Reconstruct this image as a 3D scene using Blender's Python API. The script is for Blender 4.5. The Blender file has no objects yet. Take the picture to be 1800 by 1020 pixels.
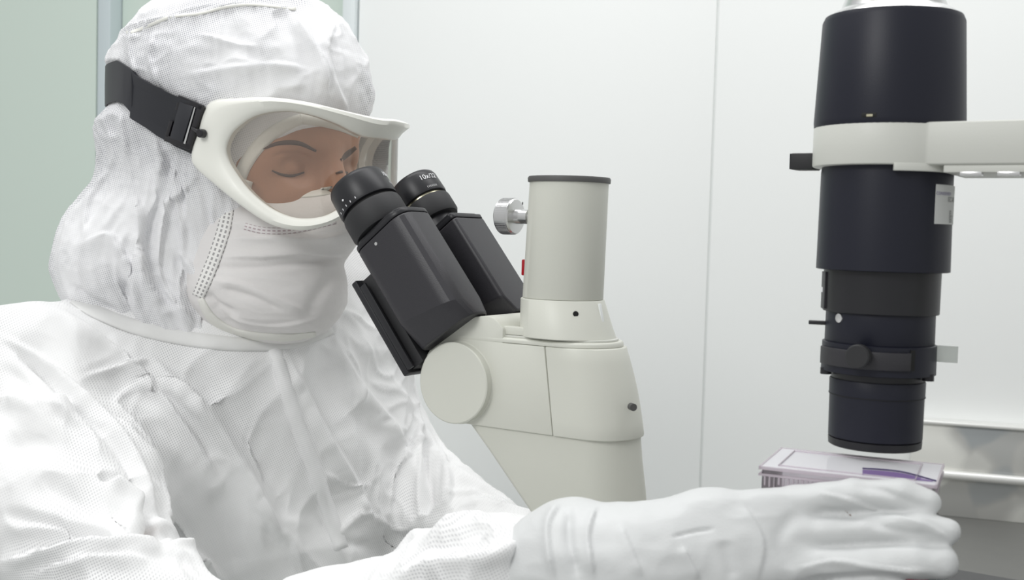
import bpy, bmesh, random
import numpy as np
from math import *
from mathutils import Vector, Matrix
from mathutils.bvhtree import BVHTree
random.seed(3); np.random.seed(3)
SC = bpy.context.scene
COL = SC.collection

# ------------------------------------------------------------------ camera
FPX = 2000.0; PITCH = radians(3.0); ROLL = radians(1.6)
CAM = np.array([0, 0, 1.30])
_f = np.array([0, cos(PITCH), -sin(PITCH)]); _u0 = np.array([0, sin(PITCH), cos(PITCH)]); _r0 = np.array([1., 0, 0])
CR = cos(ROLL)*_r0 + sin(ROLL)*_u0; CU = -sin(ROLL)*_r0 + cos(ROLL)*_u0
cd = bpy.data.cameras.new('camera'); cam = bpy.data.objects.new('camera', cd); COL.objects.link(cam)
cd.sensor_width = 36; cd.lens = FPX/1800*36; cd.clip_start = .02
cam.matrix_world = Matrix(((CR[0], CU[0], -_f[0], CAM[0]), (CR[1], CU[1], -_f[1], CAM[1]), (CR[2], CU[2], -_f[2], CAM[2]), (0, 0, 0, 1)))
cd.dof.use_dof = True; cd.dof.focus_distance = .93; cd.dof.aperture_fstop = 13
SC.camera = cam
# ------------------------------------------------------------------ world, lights, exposure
W = bpy.data.worlds.new('world'); SC.world = W; W.use_nodes = True
nt = W.node_tree; bg = nt.nodes['Background']
tc = nt.nodes.new('ShaderNodeTexCoord'); sp = nt.nodes.new('ShaderNodeSeparateXYZ'); rp = nt.nodes.new('ShaderNodeValToRGB')
mr = nt.nodes.new('ShaderNodeMapRange'); mr.inputs[1].default_value = -1; mr.inputs[2].default_value = 1
nt.links.new(tc.outputs['Generated'], sp.inputs[0]); nt.links.new(sp.outputs[2], mr.inputs[0]); nt.links.new(mr.outputs[0], rp.inputs[0])
rp.color_ramp.elements[0].color = (.68, .68, .665, 1); rp.color_ramp.elements[1].color = (1.0, 1.02, 1.02, 1)
nt.links.new(rp.outputs[0], bg.inputs[0]); bg.inputs[1].default_value = .50
def area(name, loc, rot, sx, sy, power, color=(1, 1, 1)):
    d = bpy.data.lights.new(name, 'AREA'); d.shape = 'RECTANGLE'; d.size = sx; d.size_y = sy; d.energy = power; d.color = color
    o = bpy.data.objects.new(name, d); COL.objects.link(o); o.location = loc; o.rotation_euler = rot; return o
area('ceiling_light_panel', (.1, 1.0, 2.75), (0, 0, 0), 2.4, .7, 15.5, (1, 1, 1))
area('ceiling_light_panel_front', (-.95, -.45, 2.3), (radians(38), radians(-22), 0), .6, .6, 8.8, (1, 1, .99))
SC.view_settings.view_transform = 'Standard'; SC.view_settings.look = 'None'; SC.view_settings.gamma = 1
SC.view_settings.use_curve_mapping = False; SC.view_settings.exposure = 0.40

# ------------------------------------------------------------------ pixel <-> place
def ray(x, y): return _f + CR*(x-900)/FPX + CU*(510-y)/FPX
def P(x, y, Y):
    d = ray(x, y); return CAM + d*Y/d[1]
def plane(x, y, p, n):
    d = ray(x, y); return CAM + d*(np.dot(np.array(p)-CAM, n)/np.dot(d, n))
def proj(V):
    V = np.asarray(V)-CAM; z = V@_f
    return 900+FPX*(V@CR)/z, 510-FPX*(V@CU)/z
TH = radians(32)
MX = np.array([cos(TH), -sin(TH), 0]); MY = np.array([sin(TH), cos(TH), 0]); MZ = np.array([0, 0, 1.])
MO = np.array([.0415, .83, .86])                       # microscope base point
def ML(x, y, z): return MO + MX*x + MY*y + MZ*z       # local -> world
def Mpl(x, y, yl):                                     # pixel on plane y=yl -> local
    q = plane(x, y, MO+MY*yl, MY) - MO
    return np.array([q@MX, yl, q[2]])

# ------------------------------------------------------------------ materials
def mat(name, col, rough=.5, metal=0, bump=None, spec=.5, coat=0, sub=0, noise=None):
    m = bpy.data.materials.new(name); m.use_nodes = True; n = m.node_tree; b = n.nodes['Principled BSDF']
    b.inputs['Base Color'].default_value = (*col, 1); b.inputs['Roughness'].default_value = rough; b.inputs['Metallic'].default_value = metal
    b.inputs['Specular IOR Level'].default_value = spec; b.inputs['Coat Weight'].default_value = coat
    if sub: b.inputs['Subsurface Weight'].default_value = sub; b.inputs['Subsurface Scale'].default_value = .01
    t = n.nodes.new('ShaderNodeTexCoord')
    if noise:
        sc, amt = noise
        nz = n.nodes.new('ShaderNodeTexNoise'); nz.inputs['Scale'].default_value = sc; nz.inputs['Detail'].default_value = 4
        mx = n.nodes.new('ShaderNodeMix'); mx.data_type = 'RGBA'; n.links.new(t.outputs['Object'], nz.inputs['Vector'])
        mx.inputs[6].default_value = (*[max(0, c*(1-amt)) for c in col], 1); mx.inputs[7].default_value = (*[min(1, c*(1+amt)) for c in col], 1)
        n.links.new(nz.outputs['Fac'], mx.inputs[0]); n.links.new(mx.outputs[2], b.inputs['Base Color'])
    if bump:
        sc, st, ds = bump
        nz = n.nodes.new('ShaderNodeTexNoise'); nz.inputs['Scale'].default_value = sc; nz.inputs['Detail'].default_value = 3
        bp = n.nodes.new('ShaderNodeBump'); bp.inputs['Strength'].default_value = st; bp.inputs['Distance'].default_value = ds
        n.links.new(t.outputs['Object'], nz.inputs['Vector']); n.links.new(nz.outputs['Fac'], bp.inputs['Height']); n.links.new(bp.outputs[0], b.inputs['Normal'])
    return m
def clear(name, tint, gloss=.12, op=0.0, opcol=(1, 1, 1)):
    m = bpy.data.materials.new(name); m.use_nodes = True; n = m.node_tree; n.nodes.clear()
    o = n.nodes.new('ShaderNodeOutputMaterial'); tr = n.nodes.new('ShaderNodeBsdfTransparent'); tr.inputs[0].default_value = (*tint, 1)
    g = n.nodes.new('ShaderNodeBsdfGlossy'); g.inputs['Roughness'].default_value = .06
    lw = n.nodes.new('ShaderNodeFresnel'); lw.inputs[0].default_value = 1.28
    ad = n.nodes.new('ShaderNodeMath'); ad.operation = 'MULTIPLY_ADD'; ad.inputs[1].default_value = 1; ad.inputs[2].default_value = gloss*.2
    n.links.new(lw.outputs[0], ad.inputs[0])
    mx = n.nodes.new('ShaderNodeMixShader'); n.links.new(ad.outputs[0], mx.inputs[0]); n.links.new(tr.outputs[0], mx.inputs[1]); n.links.new(g.outputs[0], mx.inputs[2])
    df = n.nodes.new('ShaderNodeBsdfDiffuse'); df.inputs[0].default_value = (*opcol, 1)
    m2 = n.nodes.new('ShaderNodeMixShader'); m2.inputs[0].default_value = op; n.links.new(mx.outputs[0], m2.inputs[1]); n.links.new(df.outputs[0], m2.inputs[2])
    n.links.new(m2.outputs[0], o.inputs[0]); return m
def weave(name, col, hole, period, contrast, nsc=9, ratio=1.0, lo=.42, hi=.60):
    """open non-woven fabric: a fine grid of holes in UV metres, tighter in places"""
    m = bpy.data.materials.new(name); m.use_nodes = True; n = m.node_tree; b = n.nodes['Principled BSDF']
    b.inputs['Roughness'].default_value = .85; b.inputs['Specular IOR Level'].default_value = .15
    b.inputs['Sheen Weight'].default_value = .15
    N = n.nodes.new; L = n.links.new
    uv = N('ShaderNodeUVMap'); s = N('ShaderNodeSeparateXYZ'); L(uv.outputs[0], s.inputs[0])
    def wv(out, per):
        a = N('ShaderNodeMath'); a.operation = 'MULTIPLY'; a.inputs[1].default_value = 2*pi/per; L(out, a.inputs[0])
        c = N('ShaderNodeMath'); c.operation = 'SINE'; L(a.outputs[0], c.inputs[0])
        d = N('ShaderNodeMath'); d.operation = 'MULTIPLY_ADD'; d.inputs[1].default_value = .5; d.inputs[2].default_value = .5; L(c.outputs[0], d.inputs[0]); return d.outputs[0]
    u = wv(s.outputs[0], period); v = wv(s.outputs[1], period*ratio)
    p = N('ShaderNodeMath'); p.operation = 'MULTIPLY'; L(u, p.inputs[0]); L(v, p.inputs[1])
    t = N('ShaderNodeTexCoord'); nz = N('ShaderNodeTexNoise'); nz.inputs['Scale'].default_value = nsc; nz.inputs['Detail'].default_value = 3; L(t.outputs['Object'], nz.inputs['Vector'])
    mr = N('ShaderNodeMapRange'); mr.inputs[1].default_value = lo; mr.inputs[2].default_value = hi; mr.inputs[3].default_value = .12; L(nz.outputs['Fac'], mr.inputs[0])
    q = N('ShaderNodeMath'); q.operation = 'MULTIPLY'; L(p.outputs[0], q.inputs[0]); L(mr.outputs[0], q.inputs[1])
    q2 = N('ShaderNodeMath'); q2.operation = 'MULTIPLY'; q2.inputs[1].default_value = contrast; q2.use_clamp = True; L(q.outputs[0], q2.inputs[0])
    mx = N('ShaderNodeMix'); mx.data_type = 'RGBA'; mx.inputs[6].default_value = (*col, 1); mx.inputs[7].default_value = (*hole, 1)
    L(q2.outputs[0], mx.inputs[0]); L(mx.outputs[2], b.inputs['Base Color'])
    nf = N('ShaderNodeTexNoise'); nf.inputs['Scale'].default_value = 160; nf.inputs['Detail'].default_value = 5; nf.inputs['Roughness'].default_value = .7; L(t.outputs['Object'], nf.inputs['Vector'])
    bp = N('ShaderNodeBump'); bp.inputs['Strength'].default_value = .35; bp.inputs['Distance'].default_value = .0012; L(nf.outputs['Fac'], bp.inputs['Height'])
    L(bp.outputs[0], b.inputs['Normal']); return m
M = dict(
    wall=mat('wall_panel_white', (.875, .89, .88), .55, noise=(1.5, .012)),
    pane=mat('green_grey_panel', (.62, .71, .645), .4, noise=(1.2, .02)),
    frame=mat('blue_grey_frame', (.55, .62, .64), .4),
    framel=mat('pale_frame', (.72, .77, .78), .4),
    seam=mat('panel_joint', (.82, .84, .83), .8),
    floor=mat('floor_grey', (.55, .57, .56), .4, noise=(3, .05)),
    cream=mat('cream_enamel', (.66, .665, .60), .42, bump=(900, .12, .0004)),
    arm=mat('pale_enamel', (.64, .645, .60), .42, bump=(900, .12, .0004)),
    black=mat('black_satin', (.016, .016, .019), .38, spec=.4, bump=(1600, .12, .0003)),
    blackt=mat('black_textured', (.026, .025, .030), .42, bump=(1500, .25, .0004)),
    lamp=mat('blue_black_satin', (.012, .013, .023), .42, spec=.32, bump=(1500, .15, .0003)),
    rubber=mat('black_rubber', (.020, .020, .022), .6),
    dark=mat('dark_recess', (.006, .006, .006), .7),
    capgrey=mat('cap_grey', (.09, .09, .088), .55),
    steel=mat('turned_steel', (.72, .72, .72), .25, 1, noise=(60, .1)),
    brass=mat('pale_brass', (.55, .52, .38), .3, 1),
    red=mat('red_plastic', (.45, .01, .02), .35),
    label=mat('paper_label', (.62, .63, .62), .6),
    inkv=mat('violet_ink', (.18, .15, .32), .6), inkg=mat('grey_ink', (.16, .17, .16), .6),
    white=mat('white_paint', (.85, .85, .87), .5),
    gog=mat('ivory_rubber', (.84, .84, .78), .38, coat=.2),
    strap=mat('black_strap', (.020, .021, .027), .42),
    buckle=mat('black_buckle', (.012, .011, .014), .3),
    skin=mat('skin', (.42, .22, .135), .5, bump=(500, .25, .0006), sub=.1, noise=(30, .14)),
    hair=mat('dark_hair', (.085, .048, .034), .7),
    collar=mat('gown_binding', (.75, .75, .74), .85, bump=(500, .3, .0006)),
    hem=mat('hood_hem', (.78, .775, .73), .8, bump=(600, .3, .0006)),
    glove=mat('white_glove', (.66, .67, .67), .5, bump=(700, .2, .0005)),
    lens=clear('goggle_lens', (.93, .90, .86), .35, .05, (.9, .85, .8)),
    flask=clear('clear_polystyrene', (.95, .93, .955), .3, .05, (.9, .85, .9)),
    lid=clear('frosted_polystyrene', (.97, .96, .98), .3, .6, (.93, .93, .96)),
    flaske=clear('polystyrene_edge', (.94, .90, .94), .3, .45, (.82, .75, .80)),
    medium=clear('pink_medium', (.97, .55, .62), .2, .25, (.80, .15, .22)),
    redm=mat('red_medium', (.6, .03, .04), .3),
    violet=clear('violet_painted_refraction', (.72, .62, .82), .1, .4, (.42, .30, .60)),  # tint painting in the refraction streak seen in the lid
    tab=clear('clear_tab', (.80, .82, .80), .3, .35, (.6, .62, .6)),
    hood=weave('hood_mesh_fabric', (.84, .84, .85), (.36, .36, .40), .00165, 1.5, 9),
    gown=weave('gown_fabric', (.84, .84, .84), (.52, .52, .53), .0018, 1.3, 6, 1, .47, .64),
    maskm=weave('mask_fabric', (.76, .74, .73), (.64, .62, .62), .0008, .5, 12),
    trouser=mat('white_trousers', (.82, .83, .83), .85),
    shoe=mat('white_boot', (.75, .76, .76), .6),
    body=mat('body_skin', (.40, .205, .125), .55),
)
def stitch(name, base, dot, rows):
    m = bpy.data.materials.new(name); m.use_nodes = True; n = m.node_tree; b = n.nodes['Principled BSDF']; b.inputs['Roughness'].default_value = .85
    N = n.nodes.new; L = n.links.new; uv = N('ShaderNodeUVMap'); s = N('ShaderNodeSeparateXYZ'); L(uv.outputs[0], s.inputs[0])
    def pulse(o, per, duty, off=0):
        a = N('ShaderNodeMath'); a.operation = 'MULTIPLY_ADD'; a.inputs[1].default_value = 1/per; a.inputs[2].default_value = off; L(o, a.inputs[0])
        c = N('ShaderNodeMath'); c.operation = 'FRACT'; L(a.outputs[0], c.inputs[0])
        d = N('ShaderNodeMath'); d.operation = 'LESS_THAN'; d.inputs[1].default_value = duty; L(c.outputs[0], d.inputs[0]); return d.outputs[0]
    a = pulse(s.outputs[0], .0042, .6); c = pulse(s.outputs[1], 1/rows, .45, .27)
    p = N('ShaderNodeMath'); p.operation = 'MULTIPLY'; L(a, p.inputs[0]); L(c, p.inputs[1])
    mx = N('ShaderNodeMix'); mx.data_type = 'RGBA'; mx.inputs[6].default_value = (*base, 1); mx.inputs[7].default_value = (*dot, 1)
    L(p.outputs[0], mx.inputs[0]); L(mx.outputs[2], b.inputs['Base Color']); return m
M['stitch'] = stitch('welded_stitch', (.82, .81, .79), (.36, .35, .35), 3)
M['stitch2'] = stitch('welded_stitch_pink', (.80, .77, .77), (.52, .43, .45), 2)
def splash_mat():  # room reflections in the steel, painted into the base colour as grey cells
    m = bpy.data.materials.new('steel_painted_reflections'); m.use_nodes = True; n = m.node_tree; b = n.nodes['Principled BSDF']
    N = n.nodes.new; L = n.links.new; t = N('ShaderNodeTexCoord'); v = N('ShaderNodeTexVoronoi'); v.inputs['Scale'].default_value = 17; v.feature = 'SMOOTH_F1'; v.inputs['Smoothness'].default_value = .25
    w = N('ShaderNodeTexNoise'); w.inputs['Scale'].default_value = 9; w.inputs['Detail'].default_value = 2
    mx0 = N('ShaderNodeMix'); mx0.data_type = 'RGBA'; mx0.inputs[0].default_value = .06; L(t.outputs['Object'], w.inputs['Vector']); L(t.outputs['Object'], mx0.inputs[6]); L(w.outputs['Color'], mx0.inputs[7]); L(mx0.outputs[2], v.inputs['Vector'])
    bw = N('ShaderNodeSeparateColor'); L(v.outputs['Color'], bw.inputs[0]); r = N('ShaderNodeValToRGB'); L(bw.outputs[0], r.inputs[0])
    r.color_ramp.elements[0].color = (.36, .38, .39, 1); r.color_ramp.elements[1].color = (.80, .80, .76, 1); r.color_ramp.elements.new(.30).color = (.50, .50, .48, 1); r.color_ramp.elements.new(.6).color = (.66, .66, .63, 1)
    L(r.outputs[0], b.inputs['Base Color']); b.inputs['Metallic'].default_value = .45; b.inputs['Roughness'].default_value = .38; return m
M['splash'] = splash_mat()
M['bench'] = mat('brushed_steel', (.19, .19, .18), .5, .2, noise=(25, .06))
M['rail'] = mat('steel_rail', (.80, .80, .78), .35, .4)

# ------------------------------------------------------------------ mesh helpers
def link(name, me, parent=None):
    o = bpy.data.objects.new(name, me); COL.objects.link(o)
    if parent is not None: o.parent = parent; o.matrix_parent_inverse = PINV.get(parent.name, Matrix())
    return o
PINV = {}
def thing(name, loc, label, cat, group=None):
    o = bpy.data.objects.new(name, None); COL.objects.link(o); o.location = loc; o.empty_display_size = .05
    o['label'] = label; o['category'] = cat
    if group: o['group'] = group
    PINV[o.name] = Matrix.Translation(Vector(loc)).inverted(); return o
def tag(o, label, cat, group=None):
    o['label'] = label; o['category'] = cat
    if group: o['group'] = group
    return o
class MB:
    def __init__(s): s.v = []; s.f = []; s.uv = None
    def add(s, V, Fc):
        b = len(s.v); s.v += [tuple(map(float, q)) for q in V]; s.f += [tuple(i+b for i in q) for q in Fc]; return s
    def build(s, name, m, parent=None, smooth=35, bevel=0, seg=2, struct=False):
        me = bpy.data.meshes.new(name); me.from_pydata(s.v, [], s.f); me.update()
        bm = bmesh.new(); bm.from_mesh(me); bmesh.ops.recalc_face_normals(bm, faces=bm.faces)
        if bevel:
            eg = [e for e in bm.edges if len(e.link_faces) == 2 and e.calc_face_angle(0) > radians(28)]
            bmesh.ops.bevel(bm, geom=eg, offset=bevel, segments=seg, affect='EDGES', profile=.5, clamp_overlap=True)
        bm.to_mesh(me); bm.free()
        me.shade_smooth(); me.set_sharp_from_angle(angle=radians(smooth)); me.materials.append(m)
        o = link(name, me, parent)
        if struct: o['kind'] = 'structure'
        return o
    # -- shapes (world coords); frame = (origin, ex, ey, ez)
    def box(s, c, h, fr=None):
        V = []
        for i in (-1, 1):
            for j in (-1, 1):
                for k in (-1, 1):
                    q = np.array([c[0]+i*h[0], c[1]+j*h[1], c[2]+k*h[2]])
                    if fr is not None: q = fr[0]+fr[1]*q[0]+fr[2]*q[1]+fr[3]*q[2]
                    V.append(q)
        return s.add(V, [(0, 1, 3, 2), (4, 6, 7, 5), (0, 4, 5, 1), (2, 3, 7, 6), (0, 2, 6, 4), (1, 5, 7, 3)])
    def prism(s, A, B):
        n = len(A); return s.add(list(A)+list(B), [tuple(range(n))[::-1], tuple(range(n, 2*n))]+[(i, (i+1) % n, n+(i+1) % n, n+i) for i in range(n)])
    def loft(s, rings, cap=True):
        n = len(rings[0]); V = [q for r in rings for q in r]; Fc = []
        for k in range(len(rings)-1):
            for i in range(n): Fc.append((k*n+i, k*n+(i+1) % n, (k+1)*n+(i+1) % n, (k+1)*n+i))
        if cap: Fc += [tuple(range(n))[::-1], tuple(range((len(rings)-1)*n, len(rings)*n))]
        return s.add(V, Fc)
    def lathe(s, o, ax, prof, seg=64, cap=True):
        ax = np.array(ax, float); ax /= np.linalg.norm(ax); t = np.array([0, 0, 1.]) if abs(ax[2]) < .9 else np.array([1., 0, 0])
        a = np.cross(ax, t); a /= np.linalg.norm(a); b = np.cross(ax, a); o = np.array(o)
        return s.loft([[o+ax*h+(a*cos(2*pi*i/seg)+b*sin(2*pi*i/seg))*r for i in range(seg)] for h, r in prof], cap)
    def slab(s, pts, p, n, t0, t1):
        """pixel outline on plane (p,n), thick from t0 to t1 along n"""
        n = np.array(n)/np.linalg.norm(n); q = [plane(x, y, p, n) for x, y in pts]
        return s.prism([a+n*t0 for a in q], [a+n*t1 for a in q])
    def tube(s, pts, r, seg=10):
        pts = [np.array(q, float) for q in pts]; rings = []
        for i, q in enumerate(pts):
            d = pts[min(i+1, len(pts)-1)]-pts[max(i-1, 0)]; d /= np.linalg.norm(d)
            t = np.array([0, 0, 1.]) if abs(d[2]) < .9 else np.array([1., 0, 0]); a = np.cross(d, t); a /= np.linalg.norm(a); b = np.cross(d, a)
            rr = r[i] if hasattr(r, '__len__') else r
            rings.append([q+(a*cos(2*pi*k/seg)+b*sin(2*pi*k/seg))*rr for k in range(seg)])
        return s.loft(rings)
    def patch(s, o, r, a0, a1, z0, z1, th, n=16):
        """curved plate on a vertical cylinder; angles in degrees from the camera side, + to the right"""
        o = np.array(o); d = CAM[:2]-o[:2]; base = atan2(d[1], d[0]); A = []
        rings = []; r = r*RS
        for i in range(n+1):
            a = base+radians(a0+(a1-a0)*i/n); e = np.array([cos(a), sin(a), 0])
            rings.append([o*[1, 1, 0]+e*r+MZ*z0, o*[1, 1, 0]+e*(r+th)+MZ*z0, o*[1, 1, 0]+e*(r+th)+MZ*z1, o*[1, 1, 0]+e*r+MZ*z1])
        return s.loft(rings)
def spline(pts, n):
    """Catmull-Rom through pts (any dimension), n samples per span"""
    P_ = [np.array(p, float) for p in pts]; P_ = [2*P_[0]-P_[1]]+P_+[2*P_[-1]-P_[-2]]; out = []
    for i in range(1, len(P_)-2):
        for k in range(n):
            t = k/n; a, b, c, d = P_[i-1:i+3]
            out.append(.5*((2*b)+(-a+c)*t+(2*a-5*b+4*c-d)*t*t+(-a+3*b-3*c+d)*t**3))
    out.append(P_[-2]); return out
def text(name, s, size, m, parent, place, depth=.0002):
    """place(u,v) -> world point; lettering bent on a surface"""
    cu = bpy.data.curves.new(name, 'FONT'); cu.body = s; cu.size = size; cu.align_x = 'CENTER'; cu.align_y = 'CENTER'; cu.resolution_u = 3
    to = bpy.data.objects.new('tmp_text', cu); me = bpy.data.meshes.new_from_object(to); bpy.data.objects.remove(to)
    for v in me.vertices: v.co = Vector(place(v.co.x, v.co.y))
    me.name = name; me.materials.clear(); me.materials.append(m); me.update(); return link(name, me, parent)

# ------------------------------------------------------------------ signed-distance modelling
def rnd(n=32):
    return np.random.RandomState(7).rand(n, n, n).astype(np.float32)
_LT = rnd()
def vnoise(q):
    q = np.asarray(q); i = np.floor(q).astype(int); f = q-i; f = f*f*(3-2*f); i &= 31; j = (i+1) & 31
    r = 0
    for a in (0, 1):
        for b in (0, 1):
            for c in (0, 1):
                w = (f[:, 0] if a else 1-f[:, 0])*(f[:, 1] if b else 1-f[:, 1])*(f[:, 2] if c else 1-f[:, 2])
                r = r + w*_LT[(j if a else i)[:, 0], (j if b else i)[:, 1], (j if c else i)[:, 2]]
    return r*2-1
def fbm(q, o=3):
    r = 0; a = 1
    for k in range(o): r = r+a*vnoise(q*2**k+k*7.3); a *= .5
    return r
def ax(a, b, st, fine=None, cst=None):
    """axis samples: step cst, but st inside fine=(lo,hi)"""
    if fine is None: return np.arange(a, b, st)
    return np.unique(np.concatenate([np.arange(a, fine[0], cst), np.arange(fine[0], fine[1], st), np.arange(fine[1], b, cst)]))
def E_(c, r, basis=None, k=.02, sub=False): return ('e', np.array(c), np.array(r, float), basis, k, sub)
def C_(a, b, ra, rb, k=.02, sub=False): return ('c', np.array(a), np.array(b), ra, rb, k, sub)
def Cp(a, b, k=.02):       # capsule from pixel tuples (px,py,Y,rpx)
    return C_(P(*a[:3]), P(*b[:3]), a[3]*a[2]/FPX, b[3]*b[2]/FPX, k)
def chain(L_, k=.02): return [Cp(L_[i], L_[i+1], k) for i in range(len(L_)-1)]
def sdf(xs, ys, zs, prims, off=0):
    D = np.full((len(xs), len(ys), len(zs)), .25, np.float32)
    for p in prims:
        k = p[-2]; sub = p[-1]
        if p[0] == 'e': R_ = max(p[2]); lo = p[1]-R_; hi = p[1]+R_
        else: lo = np.minimum(p[1]-p[3], p[2]-p[4]); hi = np.maximum(p[1]+p[3], p[2]+p[4])
        m = k+.03; sl = []
        for A, l, h in zip((xs, ys, zs), lo, hi): sl.append(slice(max(0, np.searchsorted(A, l-m)-1), np.searchsorted(A, h+m)+1))
        X = xs[sl[0]][:, None, None].astype(np.float32); Y = ys[sl[1]][None, :, None].astype(np.float32); Z = zs[sl[2]][None, None, :].astype(np.float32)
        if 0 in (X.size, Y.size, Z.size): continue
        if p[0] == 'e':
            dx, dy, dz = X-p[1][0], Y-p[1][1], Z-p[1][2]; B = np.eye(3) if p[3] is None else p[3]
            s1 = 0; s2 = 0
            for a in range(3):
                q = dx*B[a][0]+dy*B[a][1]+dz*B[a][2]; s1 = s1+(q/p[2][a])**2; s2 = s2+(q/p[2][a]**2)**2
            k0 = np.sqrt(s1); d = k0*(k0-1)/np.sqrt(s2+1e-12)
        else:
            ba = p[2]-p[1]; L2 = ba@ba+1e-12
            h = np.clip(((X-p[1][0])*ba[0]+(Y-p[1][1])*ba[1]+(Z-p[1][2])*ba[2])/L2, 0, 1)
            d = np.sqrt((X-p[1][0]-h*ba[0])**2+(Y-p[1][1]-h*ba[1])**2+(Z-p[1][2]-h*ba[2])**2)-(p[3]+(p[4]-p[3])*h)
        d = d.astype(np.float32); G = D[sl[0], sl[1], sl[2]]
        if sub: d = -d; h = np.maximum(k-np.abs(G-d), 0)/k; D[sl[0], sl[1], sl[2]] = np.maximum(G, d)+h*h*k*.25
        else: h = np.maximum(k-np.abs(G-d), 0)/k; D[sl[0], sl[1], sl[2]] = np.minimum(G, d)-h*h*k*.25
    return D-off
def nets(D, xs, ys, zs):
    S = D < 0; nx, ny, nz = D.shape
    cnt = sum(S[a:nx-1+a, b:ny-1+b, c:nz-1+c].astype(np.int8) for a in (0, 1) for b in (0, 1) for c in (0, 1))
    cells = np.argwhere((cnt > 0) & (cnt < 8)); n = len(cells); ci, cj, ck = cells.T
    idx = np.full((nx-1, ny-1, nz-1), -1, np.int32); idx[ci, cj, ck] = np.arange(n)
    acc = np.zeros((n, 3)); num = np.zeros(n); AX = (xs, ys, zs)
    for d in range(3):
        o1, o2 = [e for e in range(3) if e != d]
        for a in (0, 1):
            for b in (0, 1):
                A = cells.copy(); A[:, o1] += a; A[:, o2] += b; B = A.copy(); B[:, d] += 1
                va = D[A[:, 0], A[:, 1], A[:, 2]]; vb = D[B[:, 0], B[:, 1], B[:, 2]]; m = (va < 0) != (vb < 0)
                t = va[m]/(va[m]-vb[m]); q = np.stack([AX[e][A[m, e]] for e in range(3)], 1).astype(float)
                q[:, d] += t*(AX[d][B[m, d]]-AX[d][A[m, d]]); acc[m] += q; num[m] += 1
    V = acc/num[:, None]; F_ = []
    for d in range(3):
        o1, o2 = (d+1) % 3, (d+2) % 3; sl0 = [slice(None)]*3; sl1 = [slice(None)]*3; sl0[d] = slice(0, -1); sl1[d] = slice(1, None)
        ch = S[tuple(sl0)] != S[tuple(sl1)]; e = np.argwhere(ch); ok = (e[:, o1] > 0) & (e[:, o2] > 0) & (e[:, o1] < D.shape[o1]-1) & (e[:, o2] < D.shape[o2]-1); e = e[ok]
        def g(da, db): q = e.copy(); q[:, o1] -= da; q[:, o2] -= db; return idx[q[:, 0], q[:, 1], q[:, 2]]
        Q = np.stack([g(1, 1), g(0, 1), g(0, 0), g(1, 0)], 1); fl = ~S[e[:, 0], e[:, 1], e[:, 2]]; Q[fl] = Q[fl][:, ::-1]; F_.append(Q)
    return V, np.concatenate(F_)
def vnormals(V, Q):
    n = np.cross(V[Q[:, 2]]-V[Q[:, 0]], V[Q[:, 3]]-V[Q[:, 1]]); N = np.zeros_like(V)
    for k in range(4):
        for c in range(3): N[:, c] += np.bincount(Q[:, k], n[:, c], len(V))
    return N/(np.linalg.norm(N, axis=1)[:, None]+1e-12)
def lap(V, Q, it=2, w=.5):
    E = np.concatenate([Q[:, [0, 1]], Q[:, [1, 2]], Q[:, [2, 3]], Q[:, [3, 0]]])
    deg = np.bincount(E[:, 0], minlength=len(V))+np.bincount(E[:, 1], minlength=len(V))
    for _ in range(it):
        A = np.zeros_like(V)
        for c in range(3): A[:, c] = np.bincount(E[:, 0], V[E[:, 1], c], len(V))+np.bincount(E[:, 1], V[E[:, 0], c], len(V))
        V = V*(1-w)+w*A/np.maximum(deg, 1)[:, None]
    return V
def strokes(V, N, S):
    """raise or sink real folds along paths. S: (points px, width px, height mm, kind r|s|t)"""
    x, y = proj(V); vd = V-CAM; vd /= np.linalg.norm(vd, axis=1)[:, None]; face = np.clip(-(N*vd).sum(1)*2.5+.2, 0, 1)
    disp = np.zeros(len(V))
    for pts, w, h, kind in S:
        p = np.array(spline(pts, 5)); lo = p.min(0)-3*w; hi = p.max(0)+3*w
        m = np.where((x > lo[0]) & (x < hi[0]) & (y > lo[1]) & (y < hi[1]) & (face > 0))[0]
        if len(m) == 0: continue
        best = np.full(len(m), 1e9); sd = np.zeros(len(m)); tt = np.zeros(len(m)); n = len(p)-1
        for i in range(n):
            a = p[i]; b = p[i+1]; ab = b-a; L2 = ab@ab+1e-9; qx = x[m]-a[0]; qy = y[m]-a[1]
            t = np.clip((qx*ab[0]+qy*ab[1])/L2, 0, 1); d = np.hypot(qx-t*ab[0], qy-t*ab[1]); u = d < best
            best[u] = d[u]; sd[u] = np.sign(ab[0]*qy-ab[1]*qx)[u]; tt[u] = ((i+t)/n)[u]
        end = np.clip(np.minimum(tt, 1-tt)*5+.15, 0, 1)
        if kind == 'r': g = np.exp(-(best/w)**2)
        elif kind == 't': g = np.exp(-(best/w))
        else: ww = np.where(sd > 0, w, .22*w); g = np.exp(-(best/ww)**2)
        disp[m] += h*.001*g*end*face[m]
    return V+N*disp[:, None]
def smesh(name, V, Q, m, parent=None, uv=None):
    me = bpy.data.meshes.new(name); me.from_pydata(V.tolist(), [], Q.tolist()); me.update()
    if uv is not None:
        l = me.uv_layers.new(name='UVMap'); li = np.zeros(len(me.loops), np.int32); me.loops.foreach_get('vertex_index', li)
        l.data.foreach_set('uv', uv[li].astype(np.float32).ravel())
    me.shade_smooth(); me.materials.append(m); return link(name, me, parent)
def bvh(V, Q): return BVHTree.FromPolygons([tuple(v) for v in V.tolist()], Q.tolist())
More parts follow.
